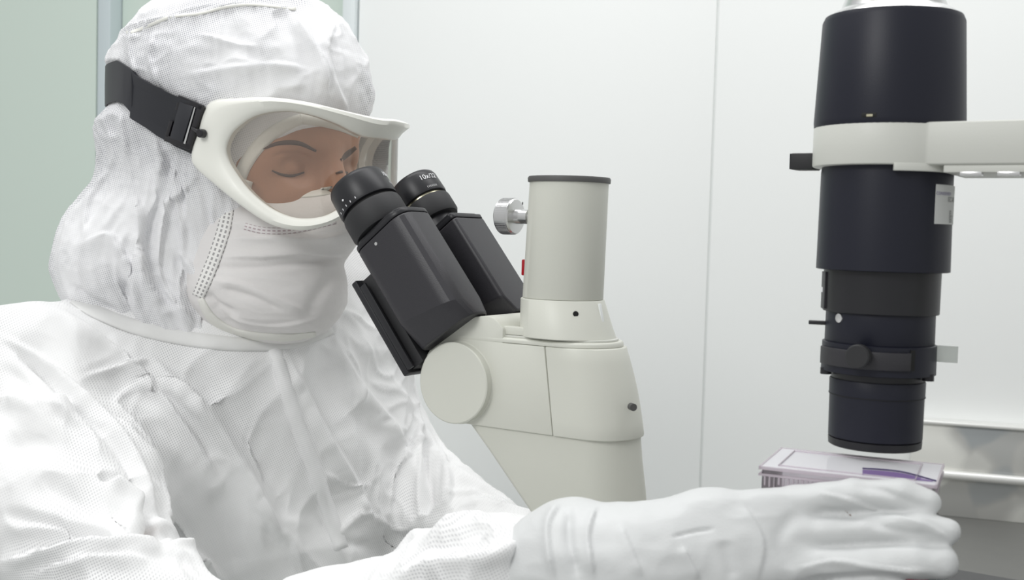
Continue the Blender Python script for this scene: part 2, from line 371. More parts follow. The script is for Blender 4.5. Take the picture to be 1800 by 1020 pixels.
def ribbon(name, tree, path, half, m, parent, off=.0008, th=.0012, ns=8, nw=4, fallback=None):
    """strip of cloth lying on a surface; path in px, half-width px (number or list), uv in metres along / 0..1 across"""
    if not hasattr(half, '__len__'): half = [half]*len(path)
    c = spline([(*a, b) for a, b in zip(path, half)], ns); rows = []; last = fallback
    for i, q in enumerate(c):
        d = c[min(i+1, len(c)-1)]-c[max(i-1, 0)]; d = d[:2]/np.linalg.norm(d[:2]); nn = np.array([-d[1], d[0]]); row = []
        for k in range(nw+1):
            s = (k/nw*2-1)*q[2]; px = q[0]+nn[0]*s; py = q[1]+nn[1]*s; dr = Vector(ray(px, py)).normalized()
            h = tree.ray_cast(Vector(CAM), dr); dd = h[3] if h[0] is not None else last
            if dd is None: dd = 1.0
            if last is not None and abs(dd-last) > .05: dd = last
            last = dd; row.append((np.array(dr), dd))
        rows.append(row)
    D = np.array([[b for _, b in r] for r in rows])
    for _ in range(2): D[1:-1] = (D[:-2]+2*D[1:-1]+D[2:])/4
    me = MB(); n = nw+1; V = []; UV = []; L = 0; prev = None
    for i, r in enumerate(rows):
        cc = CAM+r[nw//2][0]*D[i, nw//2]
        if prev is not None: L += np.linalg.norm(cc-prev)
        prev = cc
        for k in range(n): e = 1-(abs(k/nw*2-1))**4; V.append(CAM+r[k][0]*(D[i, k]-off-th*e)); UV.append((L, k/nw))
    for i, r in enumerate(rows):
        for k in range(n): V.append(CAM+r[k][0]*(D[i, k]+.0015)); UV.append(UV[i*n+k])
    R_ = len(rows); B = R_*n; F_ = []
    for i in range(R_-1):
        for k in range(nw):
            a = i*n+k; F_.append((a, a+1, a+n+1, a+n)); F_.append((B+a, B+a+n, B+a+n+1, B+a+1))
        F_ += [(i*n, (i+1)*n, B+(i+1)*n, B+i*n), (i*n+nw, B+i*n+nw, B+(i+1)*n+nw, (i+1)*n+nw)]
    for k in range(nw): F_ += [(k, B+k, B+k+1, k+1), ((R_-1)*n+k, (R_-1)*n+k+1, B+(R_-1)*n+k+1, B+(R_-1)*n+k)]
    return smesh(name, np.array(V), np.array(F_), m, parent, np.array(UV))

# ================================================================== the room
WY = radians(17); WW = np.array([cos(WY), -sin(WY), 0]); WN = np.array([-sin(WY), -cos(WY), 0]); WP = np.array([0, 1.95, 0])
WF = (WP, WW, -WN, MZ)                                  # wall frame: along, into wall, up
def wallx(px, py): q = plane(px, py, WP, WN)-WP; return q@WW, q[2]
xL = wallx(628, 150)[0]; xs_ = wallx(1263, 5)[0]
MB().box((xs_-(xs_-xL)/2-.001, .03, 1.35), ((xs_-xL)/2-.0015, .03, 1.35), WF).build('wall_back', M['wall'], None, bevel=.001, struct=True)
MB().box((xs_+.9+.001, .03, 1.35), (.9-.0005, .03, 1.35), WF).build('wall_back_right', M['wall'], None, bevel=.001, struct=True)
MB().box((xs_, .034, 1.35), (.008, .03, 1.35), WF).build('trim_1', M['seam'], None, struct=True)
x0, x1 = wallx(605, 80)[0], wallx(628, 80)[0]
MB().box(((x0+x1)/2, .02, 1.35), ((x1-x0)/2-.0008, .032, 1.35), WF).build('trim_2', M['framel'], None, bevel=.002, struct=True)
a0, a1 = wallx(176, 60)[0], wallx(200, 60)[0]
MB().box(((a1+x0)/2, .045, 1.35), ((x0-a1)/2-.0008, .02, 1.35), WF).build('door_1', M['pane'], None, struct=True)
m = MB(); m.box(((a0+a1)/2, .02, 1.35), ((a1-a0)/2-.0008, .03, 1.35), WF); m.build('trim_3', M['frame'], None, bevel=.003, struct=True)
MB().box((a0-.9, .01, 1.35), (.9-.0008, .02, 1.35), WF).build('wall_left', M['pane'], None, struct=True)
MB().box((-.1, 1.0, -.05), (2.6, 2.4, .05)).build('floor', M['floor'], None, struct=True)

# ---- steel bench with backsplash behind the microscope
BZ = .882
bl = wallx(1600, 800)[0]
MBf = (np.array([0, 0, 0.]), MX, MY, MZ)
bench = thing('steel_workbench', (.35, .95, 0), 'brushed stainless steel workbench under the microscope, in front of the white wall', 'workbench')
# top outlined in plan: person side edge to the right, up to the wall
wl = WP+WW*.02+WN*.002; wr = WP+WW*1.3+WN*.002; e0 = np.array([.0, 1.0, 0]); e1 = np.array([-.05, .52, 0])
wl = WP+WW*wallx(1500, 900)[0]+WN*.002
plan = [wl, wr, np.array([1.1, .2, 0]), np.array([.22, .2, 0]), np.array([-.03, .60, 0]), np.array([-.03, .80, 0])]
MB().prism([q*[1, 1, 0]+MZ*(BZ-.03) for q in plan], [q*[1, 1, 0]+MZ*BZ for q in plan]).build('bench_top', M['bench'], bench, bevel=.003)
for q in ([.04, .78], [.55, 1.68], [1.05, .28], [1.1, 1.55]):
    MB().box((q[0], q[1], (BZ-.03)/2), (.02, .02, (BZ-.03)/2)).build('leg', M['rail'], bench, bevel=.003)
sp_z = lambda px, py: plane(px, py, WP+WN*.03, WN)[2]
z_top = sp_z(1720, 752); z_rail = sp_z(1740, 841)
# the seen part of the bench back: sheet with blotchy reflections painted in, rolled rim, rail, and brushed apron
lx = bl
unit = thing('steel_backsplash', tuple(WP+WW*.9), 'stainless steel backsplash, painted-in mottled reflections, rolled rail along the wall right of the microscope', 'backsplash')
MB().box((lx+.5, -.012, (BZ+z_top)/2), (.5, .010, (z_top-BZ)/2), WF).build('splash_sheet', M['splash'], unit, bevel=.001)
MB().box((lx+.5, -.016, z_top+.003), (.5, .016, .003), WF).build('top_rim', M['rail'], unit, bevel=.002)
b_ = WP+WW*lx+WN*.03+MZ*z_rail
MB().lathe(b_, WW, [(0, .007), (1.0, .007)], 20).build('rail', M['rail'], unit)

# ================================================================== the microscope
mic = thing('inverted_microscope', (MO[0], MO[1], BZ), 'cream and black inverted microscope with tilted binocular eyepieces and tall black condenser column', 'microscope')
MF = (MO, MX, MY, MZ)
def stad(x0, x1, w, z, rl=.012, n=14, rr=None, dy=0):
    """horizontal outline: small rounded left end, half-round right end"""
    rr = rr or w; pts = []
    for i in range(n+1): a = -pi/2+pi*i/n; pts.append((x1-rr+rr*cos(a), w*sin(a)+dy))
    for i in range(n//2+1): a = pi/2+pi/2*i/(n//2); pts.append((x0+rl+rl*cos(a), w-rl+rl*sin(a)+dy))
    for i in range(n//2+1): a = pi+pi/2*i/(n//2); pts.append((x0+rl+rl*cos(a), -w+rl+rl*sin(a)+dy))
    return [ML(x, y, z) for x, y in pts]
cr, ar, bk = M['cream'], M['arm'], M['black']
# housing of the head: front cover and rear cover meet at the slanted joint
fc = MB()
Zt, Zb = .3585, .2955
fc.prism([ML(-.078, -.032, Zt), ML(-.0008, -.032, Zt), ML(.0082, -.032, Zb), ML(-.068, -.032, Zb)], [ML(-.078, .032, Zt), ML(-.0008, .032, Zt), ML(.0082, .032, Zb), ML(-.068, .032, Zb)])
fc.build('front_cover', cr, mic, bevel=.0012)
rc = MB(); rings = []
for t in np.linspace(0, 1, 7):
    z = Zt+(Zb-Zt)*t; xl = .0000+.0086*t; xr = .0440+.0165*t+.002*sin(pi*t); w = .0322; cx = xr-.030+.002; pts = []
    for i in range(25): a = -pi/2+pi*i/24; pts.append(ML(cx-.004+(xr-cx+.004)*abs(cos(a))**.85, w*sin(a), z))
    pts += [ML(xl, w, z), ML(xl, -w, z)]
    rings.append(pts)
rc.loft(rings); rc.build('rear_cover', cr, mic, bevel=.0009)
MB().lathe(ML(.0615, -.0135, .3195), MX*.75-MY*.65, [(-.004, .0026), (.0008, .0026)], 24).build('rear_hole', M['capgrey'], mic)
# top plates
p = MB(); p.loft([stad(-.082, .0425, .0318, .3587, .008), stad(-.082, .0420, .0318, .3612, .008), stad(-.080, .0412, .0305, .3624, .008)]); p.build('top_plate', cr, mic, bevel=.0004)
p = MB(); p.loft([stad(-.060, .0385, .0285, .3624, .004), stad(-.060, .0385, .0285, .3640, .004)]); p.build('dovetail_plate', ar, mic, bevel=.0004)
MB().box((-.031, -.024, .3672), (.0255, .004, .0030), MF).build('dovetail_rail', cr, mic, bevel=.0008)
# hinge barrel and disc caps
HC = (-.074, .326)
MB().lathe(ML(HC[0], -.033, HC[1]), MY, [(0, .0300), (.001, .0312), (.065, .0312), (.066, .030)], 72).build('hinge_barrel', cr, mic)
d = MB().lathe(ML(HC[0], -.0375, HC[1]), MY, [(-.0015, .0294), (-.0009, .0303), (.0045, .0305), (.0048, .0300)], 96).build('hinge_disc', cr, mic, smooth=30)
d = MB().lathe(ML(HC[0], .0330, HC[1]), MY, [(0, .030), (.004, .0305), (.0048, .029)], 96).build('hinge_disc', cr, mic, smooth=30)
# bracket that carries the binocular: curved cover over the barrel
br = MB(); prof = []
for x, y in spline([(741, 652), (748, 628), (766, 600), (795, 574), (825, 560), (845, 556), (862, 557), (874, 565), (884, 578)], 4): q = Mpl(x, y, -.0316); prof.append((q[0], q[2]))
prof += [(-.036, .352), (-.074, .330), (-.090, .318)]
br.prism([ML(x, -.0316, z) for x, z in prof], [ML(x, .0316, z) for x, z in prof]); br.build('binocular_bracket', cr, mic, bevel=.0010)
# trinocular port tube
def cone_shift(segs):
    r_ = []
    for z, cx, r in segs: r_.append([ML(cx+r*cos(2*pi*i/72), r*sin(2*pi*i/72), z) for i in range(72)])
    return r_
MB().loft(cone_shift([(.3640, .0005, .0352), (.3660, .0000, .0350), (.3700, -.0010, .0342), (.3905, -.0050, .0308), (.3912, -.0050, .0302)])).build('port_base', cr, mic)
pb = MB().box((0, 0, 0), (.0008, .0016, .0108), (ML(-.003, 0, .3785)+(MX*.995-MY*.09)*.0326, MX*.995-MY*.09, MY*.995+MX*.09, MZ-MX*.22)).build('port_base_slot', M['seam'], mic, bevel=.0005)
MB().lathe(ML(-.0030, 0, .3824)+(-MY*.715+MX*.68)*.0285, -MY*.715+MX*.68, [(0, .0020), (.0042, .0020)], 20).build('set_screw_hole', M['dark'], mic)
tubeo = MB().loft(cone_shift([(.3914, -.0048, .0292), (.3920, -.0048, .0296), (.4755, -.0024, .0288)])).build('port_tube', cr, mic)
MB().loft(cone_shift([(.4755, -.0024, .0290), (.4757, -.0024, .0301), (.4785, -.0024, .0303), (.4797, -.0024, .0296), (.4797, -.0024, .024), (.4775, -.0024, .023)])).build('port_cap', M['capgrey'], tubeo)
ts = MB().lathe(ML(-.0295, 0, .4505), -MX, [(0, .0035), (.0060, .0035), (.0062, .0055), (.0170, .0055), (.0175, .0125), (.0185, .0135), (.0290, .0135), (.030, .0125)], 48)
ts.build('thumb_screw', M['steel'], tubeo)
kn = MB()
for i in range(60):
    a = 2*pi*i/60; e = MY*cos(a)+MZ*sin(a); t_ = np.cross(MX, e); kn.box((0, 0, 0), (.0046, .0003, .0003), (ML(-.0295-.0238, 0, .4505)+e*.01355, -MX, t_, e))
kn.build('knurling', M['steel'], tubeo)
MB().lathe(Mpl(930, 358, 0)@np.array([MX, MY, MZ])*0+ML(-.0325, -.0145, .4600), -MY*.6-MX*.8, [(0, .001), (.0006, .001)], 12).build('pin_hole', M['dark'], tubeo)
MB().box((-.0385, .004, .4125), (.0035, .003, .0060), MF).build('red_marker', M['red'], mic, bevel=.0008)
# neck below the head
nk = MB(); rings = []
for z, xl, xr, w in ((.2955, -.066, .0585, .0300), (.2780, -.0490, .0605, .0298), (.2560, -.0290, .0640, .0295), (.2346, -.0095, .0665, .0290), (.2200, .004, .069, .029), (.2000, .018, .072, .029), (.16, .03, .078, .03), (.10, .03, .085, .035)):
    rings.append(stad(xl, xr, w, z, .006))
nk.loft(rings); nk.build('neck', mat('cream_neck', (.64, .645, .58), .42, bump=(900, .12, .0004)), mic, smooth=40)
# frame, base, stage and pillar (mostly below and right of the picture)
b = MB(); b.loft([stad(-.09, .47, .085, .0222, .02), stad(-.09, .47, .085, .03, .02), stad(-.05, .46, .07, .05, .02), stad(.0, .45, .06, .11, .02)]); b.build('base', ar, mic, bevel=.002)
sz = Mpl(1700, 1003, -.005)[2]
MB().box((.305, -.0675, sz-.006), (.165, .0625, .006), MF).build('stage', bk, mic, bevel=.002)
for sy in (-.05, -.02): MB().box((.235, sy, (sz-.012+.105)/2), (.03, .008, (sz-.012-.105)/2), MF).build('stage_support', ar, mic, bevel=.002)
MB().lathe(ML(.225, -.052, .125), MZ, [(0, .03), (sz-.16, .03), (sz-.150, .012), (sz-.140, .012)], 40).build('objective_turret', M['steel'], mic)

# binocular tubes
AL = radians(51.5); TU = -MX*cos(AL)+MZ*sin(AL); TV = MX*sin(AL)+MZ*cos(AL); TO = ML(HC[0], 0, HC[1])
def T(u, v, y): return TO+TU*u+TV*v+MY*y
def tubeset(yc, vc, r, u_top, uh, side, big):
    # housing: D-shaped section, straight sides, rounded top, slanted lower end
    rings = []
    hw = .0215; v0, v1 = -.0085, .0475
    def sect(u, sl, inn=0):
        pts = []
        def cor(y, v, a0, rr):
            for i in range(6): a = radians(a0+90*i/5); pts.append((y+rr*cos(a), v+rr*sin(a)))
        rt = .013 if big else .004
        cor(hw-.004, v0+.004, -90, .004); cor(hw-rt, v1-rt, 0, rt); cor(-hw+rt, v1-rt, 90, rt); cor(-hw+.010, v0+.010, 180, .010)
        return [T(u-sl*(v-v0), v*(1-inn*4)+inn*.10, yc+(y+inn if y < 0 else y-inn*.3)) for y, v in pts]
    h = MB(); h.loft([sect(.0335, .06, .008), sect(.0585, .26), sect(uh-.0062, 0), ]); ho = h.build('binocular_housing', M['blackt'], mic, bevel=.0012, smooth=18)
    h = MB(); h.loft([sect(uh-.0058, 0), sect(uh-.002, 0)]); h.build('end_flange', bk, ho, bevel=.0006, smooth=40)
    h = MB(); rr = sect(uh, 0); c = sum(rr)/len(rr); h.loft([[c+(q-c)*.90+TU*-.002 for q in rr], [c+(q-c)*.90+TU*.0006 for q in rr]]); h.build('end_cover', bk, ho, bevel=.0005, smooth=40)
    # screw
    sc_ = T(uh-.012, .014, yc-hw)
    MB().lathe(sc_+MY*.0004, -MY, [(0, .0015), (.0008, .0013)], 16).build('screw', M['steel'], ho)
    q = T(0, vc, yc); k = r/.0245
    MB().lathe(q, TU, [(uh-.002, r*.74), (u_top-.034, r*.74), (u_top-.033, r*.72)], 64).build('eyepiece_sleeve', M['black'], ho)
    g = u_top
    MB().lathe(q, TU, [(g-.0475*k, r*.80), (g-.047*k, r*.93), (g-.044*k, r*1.0), (g-.030*k, r*1.0), (g-.0275*k, r*.98), (g-.0265*k, r*.90)], 72).build('rubber_grip', M['rubber'], ho)
    MB().lathe(q, TU, [(g-.031*k, r*.86), (g-.020*k, r*.86)], 64).build('diopter_neck', M['dark'] if big else M['brass'], ho)
    e = MB().lathe(q, TU, [(g-.0245*k, r*.90), (g-.0240*k, r*.965), (g-.022*k, r*.985), (g-.004, r*.96), (g-.0015, r*.92), (g, r*.85), (g-.002, r*.66), (g-.006, r*.60)], 72).build('eyepiece_ring', M['black'], ho)
    MB().lathe(q, TU, [(g-.0065, r*.60), (g-.0062, r*.3), (g-.0060, .0005)], 32).build('eye_lens', mat('coated_glass', (.02, .03, .05), .05, coat=1), ho)
    # markings on the ring: angle 0 = camera side
    cdir = CAM-q; cdir -= TU*(cdir@TU); cdir /= np.linalg.norm(cdir); tdir = np.cross(TU, cdir)
    def onring(ang, h, rad=r*.99): return q+TU*h+(cdir*cos(ang)+tdir*sin(ang))*rad
    mk = M['white']
    if big:
        for a in (-62, -50, -38, -26, -14):
            dot = MB(); c_ = radians(a); w_ = .0012 if a % 4 else .0018
            dot.prism([onring(c_-.012, g-.0225*k), onring(c_+.012, g-.0225*k), onring(c_+.012, g-.0225*k+w_*1.4), onring(c_-.012, g-.0225*k+w_*1.4)],
                      [onring(c_-.012, g-.0225*k, r*1.0), onring(c_+.012, g-.0225*k, r*1.0), onring(c_+.012, g-.0225*k+w_*1.4, r*1.0), onring(c_-.012, g-.0225*k+w_*1.4, r*1.0)])
            dot.build('scale_mark', mk, ho)
        c_ = radians(-38); MB().lathe(onring(c_, g-.0165), onring(c_, 0, 1)-onring(c_, 0, 0), [(0, .0008), (.0005, .0008)], 12).build('index_dot', mk, ho)
    def ptxt(s, size, ca, h):
        def pl(u, v): return onring(radians(ca)+u/r, g-h+v, r*.998)
        return text('lettering', s, size, mk, ho, pl)
    if big: ptxt('10x/22', .0055, 78, .010); ptxt('I I I I', .0030, 75, .018)
    else: ptxt('10x/22', .0062, 42, .009); ptxt('I I I I I I I', .0028, 38, .0185)
    return ho
tubeset(-.0330, .0125, .0245, .1790, .1300, -1, True)
tubeset(.0330, .0185, .0215, .1780, .1262, 1, False)
# black slide plate under the tubes
pl = MB()
def TB(mb, u0, u1, v0, v1, y0, y1): mb.box(((u0+u1)/2, (v0+v1)/2, (y0+y1)/2), (abs(u1-u0)/2, abs(v1-v0)/2, abs(y1-y0)/2), (TO, TU, TV, MY)); return mb
plo = TB(MB(), .026, .112, -.0305, -.0245, -.046, .052).build('slide_plate', bk, mic, bevel=.0015)
TB(MB(), .028, .110, -.0245, -.012, -.040, -.010).build('slide_block', M['rubber'], plo, bevel=.0008)
TB(MB(), .028, .105, -.0245, -.0185, -.046, -.0435).build('slide_lip', bk, plo, bevel=.0005)
TB(MB(), .035, .095, -.012, .004, -.030, .048).build('slide_core', M['dark'], plo, bevel=.001)
MB().lathe(T(.050, -.034, -.030), -TV, [(0, .004), (.002, .004), (.0025, .003)], 20).build('slide_screw', ar, plo)

# condenser column, arm and pillar
CY = .709; CXp = 1556
RS = .957; ca = P(1554, 400, CY); CA = np.array([ca[0], ca[1], 0])
def cz(py):
    if py > 420: py = 420+(py-420)*1.03
    return P(1553+(400-py)*.0449, py, CY-.038)[2]      # heights read on the front of the column
def L_(prof, name, m, par, seg=96): return MB().lathe(CA, MZ, [(cz(y), r*RS) for y, r in prof], seg).build(name, m, par)
s_ = CY/FPX
arm = MB()
clz0, clz1 = cz(289), cz(214)
ring = []
# clamp: ring with the arm growing out of its near side
def clamp_outline(z, R_):
    pts = []; R_ = R_*RS
    c = np.array([(CA-MO)@MX, (CA-MO)@MY])
    a0 = degrees(asin(.033/R_))
    for i in range(49): a = radians(a0+(360-2*a0)*i/48); pts.append((c[0]+R_*cos(a), c[1]+R_*sin(a)))
    pts += [(c[0]+.20, c[1]-.033), (c[0]+.20, c[1]+.033)]
    return [ML(x, y, z-MO[2]) for x, y in pts]
armo = MB().loft([clamp_outline(clz0, .0468), clamp_outline(clz1, .0468)]).build('condenser_arm', ar, mic, bevel=.0012, smooth=40)
lp = CA; MB().patch(CA, .0415, 5, 62, cz(300), clz0+.001, .0053, 20).build('clamp_lip', ar, armo, bevel=.0004)
cl_ = np.array([(CA-MO)@MX, (CA-MO)@MY])
MB().box((cl_[0]+.12, cl_[1], clz0-MO[2]-.0022), (.08, .0315, .0022), MF).build('arm_underside', ar, armo, bevel=.0005)
for xx in (.055, .075): MB().box((cl_[0]+xx, cl_[1]-.029, clz0-MO[2]-.0052), (.006, .003, .0012), MF).build('arm_clip', M['steel'], armo, bevel=.0004)
MB().box((cl_[0]-.0525, cl_[1]+.004, cz(275)-MO[2]), (.0075, .0085, .0052), MF).build('clamp_knob', M['rubber'], armo, bevel=.001)
for i in range(5): MB().box((cl_[0]-.0600, cl_[1]-.0025+i*.0033, cz(275)-MO[2]), (.0008, .0009, .0050), MF).build('knob_rib', bk, armo)
MB().loft([[ML(cl_[0]+x, cl_[1]+y, z) for x, y in ((.2, -.04), (.28, -.04), (.28, .04), (.2, .04))] for z in (.13, clz1-MO[2]+.004)]).build('pillar', ar, mic, bevel=.004)
lh = L_([(222, .0455), (218, .0466), (206, .0470), (20, .0440), (10, .0425)], 'lamp_housing', M['lamp'], mic)
L_([(10, .0400), (2, .0380), (-6, .0330), (-30, .030), (-34, .02)], 'lamp_cap', M['steel'], lh)
MB().patch(CA, .0466, -20, -9, cz(207), cz(199), .0006).build('vent_slot', M['dark'], lh, bevel=.0003)
MB().patch(CA, .0470, -16, -11.5, cz(206), cz(202), .0009).build('slot_screw', M['brass'], lh)
lt = L_([(477, .0405), (476, .0417), (300, .0410), (290, .0405), (262, .0405)], 'field_lens_tube', M['lamp'], mic)
la0, la1 = 45, 84
MB().patch(CA, .0414, la0, la1, cz(391), cz(321), .0004, 20).build('label_sticker', M['label'], lt, smooth=60)
def lab(s, size, a, py, mm):
    def f(u, v):
        d = CAM[:2]-CA[:2]; an = atan2(d[1], d[0])+radians(a)+u/.042; return (CA[0]+.04035*cos(an), CA[1]+.04035*sin(an), cz(py)+v)
    return text('lettering', s, size, mm, lt, f)
lab('CONDENSER', .0028, 56, 337, M['inkv']); lab('EC AB', .0042, 70, 347, M['inkg']); lab('EL.', .0050, 70, 372, M['inkg']); lab('EK', .0050, 70, 383, M['inkg'])
cn = L_([(552, .0360), (551, .0364), (470, .0366)], 'condenser_barrel', bk, mic)
MB().patch(CA, .0362, -88, -68, cz(548), cz(482), .0014).build('scale_plate', M['blackt'], cn)
MB().patch(CA, .0377, -84, -74, cz(519), cz(510), .0004).build('scale_figure', M['white'], cn)
l2 = L_([(606, .0342), (605, .0344), (553, .0342), (550, .0340)], 'aperture_ring', M['lamp'], mic)
q0 = lambda a, r, py: CA*[1, 1, 0]+0*RS+MZ*cz(py)+np.array([cos(atan2(CAM[1]-CA[1], CAM[0]-CA[0])+radians(a))*r, sin(atan2(CAM[1]-CA[1], CAM[0]-CA[0])+radians(a))*r, 0])
MB().lathe(q0(-46, .0340*RS, 562), q0(-46, 1, 562)-q0(-46, 0, 562), [(0, .0030), (.0010, .0028), (.0011, .001)], 16).build('screw', M['steel'], l2)
MB().box((0, 0, 0), (.0085, .003, .0012), (q0(-88, .036*RS, 576), q0(-88, 1, 576)-q0(-88, 0, 576), q0(2, 1, 576)-q0(2, 0, 576), MZ)).build('aperture_lever', bk, l2, bevel=.0004)
l3 = L_([(659, .0350), (658, .0360), (607, .0358), (606, .0352)], 'filter_slot_ring', M['lamp'], mic)
MB().patch(CA, .0358, -72, 31, cz(646), cz(615), .0022, 30).build('filter_slider', M['blackt'], l3, bevel=.0004, smooth=50)
MB().patch(CA, .0355, 31.5, 37, cz(646), cz(610), .0009).build('slider_notch', M['dark'], l3)
MB().lathe(q0(-15, .0378*RS, 622), q0(-15, 1, 622)-q0(-15, 0, 622), [(0, .0060), (.0050, .0072), (.0095, .0072), (.0103, .0064)], 32).build('slider_knob', M['rubber'], l3)
MB().box((0, 0, 0), (.008, .0012, .0050), (q0(86, .040*RS, 620), q0(86, 1, 620)-q0(86, 0, 620), q0(-4, 1, 620)-q0(-4, 0, 620), MZ)).build('clear_tab', M['tab'], l3)
for a in (-74, 66): MB().lathe(q0(a, .0335*RS, 666), MZ, [(0, .0035), (.004, .0035)], 16).build('filter_foot', bk, l3)
l4 = L_([(672, .0290), (668, .0293), (659, .0293)], 'lower_collar', bk, mic)
l5 = L_([(776, .0292), (775, .0296), (701, .0298), (700, .0301), (674, .0302), (672, .0298)], 'lower_lens_barrel', M['lamp'], mic)
L_([(700.5, .0304), (699.5, .0304)], 'barrel_line', M['dark'], l5)
L_([(787, .020), (792, .0280), (790, .0293), (778, .0296), (777, .0290)], 'lens_rim', bk, l5)

# ---- culture flask on the stage
YF = radians(24); FX = np.array([cos(YF), -sin(YF), 0]); FY = np.array([sin(YF), cos(YF), 0])
ft = P(1340, 820, .66); FZ1 = ft[2]; FZ0 = MO[2]+sz+.0012; FL, FD = .0945, .0635; FO = np.array([ft[0], ft[1], 0])
fl = thing('culture_flask', (*(FO+FX*FL/2+FY*FD/2)[:2], FZ0), 'clear rectangular plastic culture box with pink liquid, held by the gloved hand under the condenser', 'flask')
FR = (FO, FX, FY, MZ); H = FZ1-FZ0; tw = .0007
def fb(mb, x0, x1, y0, y1, z0, z1): return mb.box(((x0+x1)/2, (y0+y1)/2, (z0+z1)/2), ((x1-x0)/2, (y1-y0)/2, (z1-z0)/2), FR)
w = MB()
fb(w, 0, FL, 0, tw, FZ0, FZ1-.001); fb(w, 0, FL, FD-tw, FD, FZ0, FZ1-.001); fb(w, 0, tw, tw, FD-tw, FZ0, FZ1-.001); fb(w, FL-tw, FL, tw, FD-tw, FZ0, FZ1-.001); fb(w, 0, FL, 0, FD, FZ0, FZ0+tw)
w.build('box_wall', M['flask'], fl)
w = MB(); fb(w, -.001, FL+.001, -.001, FD+.001, FZ1-.0008, FZ1); w.build('lid', M['lid'], fl)
w = MB()
for z0, z1 in ((FZ1-.0052, FZ1-.0040), (FZ1-.0016, FZ1+.0003)):
    fb(w, -.0015, FL+.0015, -.0018, -.0004, z0, z1); fb(w, -.0015, FL+.0015, FD+.0004, FD+.0018, z0, z1); fb(w, -.0018, -.0006, -.0018, FD+.0018, z0, z1); fb(w, FL+.0006, FL+.0018, -.0018, FD+.0018, z0, z1)
w.build('lid_rim', M['flaske'], fl)
w = MB(); fb(w, .008, FL-.010, .006, .0066, FZ1, FZ1+.0008); fb(w, .008, FL-.010, FD-.0066, FD-.006, FZ1, FZ1+.0008); fb(w, .008, .0086, .006, FD-.006, FZ1, FZ1+.0008); fb(w, FL-.0106, FL-.010, .006, FD-.006, FZ1, FZ1+.0008)
w.build('lid_ridge', M['flaske'], fl)
w = MB()
for i in range(34):
    x = .002+i*.0027; hgt = random.uniform(.002, .0045); w.box((x, -.0009, FZ1-.0055-hgt), (random.uniform(.0002, .0006), .0006, hgt), FR)
w.build('grip_ribs', M['flaske'], fl)
w = MB(); fb(w, tw+.0004, FL-tw-.0004, tw+.0004, FD-tw-.0004, FZ0+tw+.0004, FZ0+.0300); w.build('medium', M['medium'], fl)
zp = np.array([0, 0, FZ1+.0002])
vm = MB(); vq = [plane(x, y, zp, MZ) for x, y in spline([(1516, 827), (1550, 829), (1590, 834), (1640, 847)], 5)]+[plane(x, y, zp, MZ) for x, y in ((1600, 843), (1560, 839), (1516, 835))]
vm.prism(vq, [q+MZ*.0004 for q in vq]); vm.build('painted_refraction_patch', M['violet'], fl)  # refraction image in the lid, put in as a thin tinted slab
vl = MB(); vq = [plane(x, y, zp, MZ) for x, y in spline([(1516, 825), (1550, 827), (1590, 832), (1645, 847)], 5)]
vl.tube([q+MZ*.0005 for q in vq], .00045, 8); vl.build('painted_refraction_edge', mat('dark_violet', (.05, .03, .12), .5), fl)  # dark upper edge of the refraction image, modelled as a fine tube

# ================================================================== the person
HF = np.array([.85, -.53, 0]); HF /= np.linalg.norm(HF); HS = np.array([-.53, -.85, 0]); HS /= np.linalg.norm(HS); HB = np.array([HF, HS, MZ])
C0 = P(418, 250, 1.05)                                    # head axis at eye height (set just below)
ez = P(517, 292, .971)[2]; C0 = np.array([-.252, 1.05, ez])
def Hd(f, s, z): return C0+HF*f+HS*s+MZ*z
person = None
gown_p = (chain([(40, 655, .945, 112), (105, 880, .87, 142), (250, 1110, .77, 140)], .05)
    + chain([(180, 612, 1.03, 80), (40, 648, .945, 108)], .04)
    + chain([(270, 668, 1.08, 92), (500, 680, 1.17, 84), (600, 680, 1.25, 92)], .04)
    + [E_(P(440, 830, 1.13), (.155, .205, .27), HB, .06)]
    + chain([(250, 1110, .77, 138), (430, 1195, .745, 128), (600, 1135, .715, 128), (760, 1066, .69, 116), (880, 1016, .67, 104), (945, 1010, .66, 92), (985, 1010, .652, 72)], .02)
    + chain([(625, 700, 1.23, 92), (735, 868, 1.12, 82), (880, 985, 1.02, 92), (960, 1010, .95, 80)], .015)
    + [C_(P(440, 1000, 1.15), P(430, 1300, 1.17), .17, .18, .06)])
leg_p = [C_(P(400, 1350, 1.10), (-.12, .93, .70), .105, .08, .05), C_(P(470, 1350, 1.25), (.0, 1.28, .70), .105, .08, .05)]
hand_p = (chain([(962, 1006, .655, 99), (1008, 990, .648, 103), (1045, 1000, .643, 97), (1120, 998, .637, 92)], .015)
    + chain([(1110, 950, .640, 62), (1240, 915, .642, 50), (1400, 884, .638, 30)], .012)
    + chain([(1110, 990, .635, 78), (1280, 962, .632, 46), (1415, 936, .630, 27)], .012)
    + chain([(1110, 1015, .635, 78), (1280, 1012, .629, 46), (1415, 992, .624, 29)], .012)
    + chain([(1110, 1045, .637, 70), (1270, 1066, .632, 44), (1390, 1060, .627, 28)], .012))
fing = [[(1400, 882, .638, 30), (1500, 871, .626, 26), (1585, 869, .617, 25), (1630, 881, .612, 22)],
        [(1415, 937, .630, 27), (1520, 929, .618, 25), (1615, 927, .608, 25), (1664, 935, .604, 22)],
        [(1415, 992, .624, 29), (1530, 986, .612, 27), (1610, 985, .603, 29), (1655, 988, .600, 28)],
        [(1390, 1060, .627, 28), (1480, 1046, .616, 26), (1545, 1038, .609, 24), (1580, 1038, .606, 20)]]
fing_p = [q for f_ in fing for q in chain([(*a[:3], a[3]*(1.09 if i else 1)) for i, a in enumerate(f_)], .0025)]
thumb_p = chain([(1130, 980, .655, 50), (1230, 940, .672, 34), (1300, 905, .684, 29), (1325, 893, .688, 26)], .012)
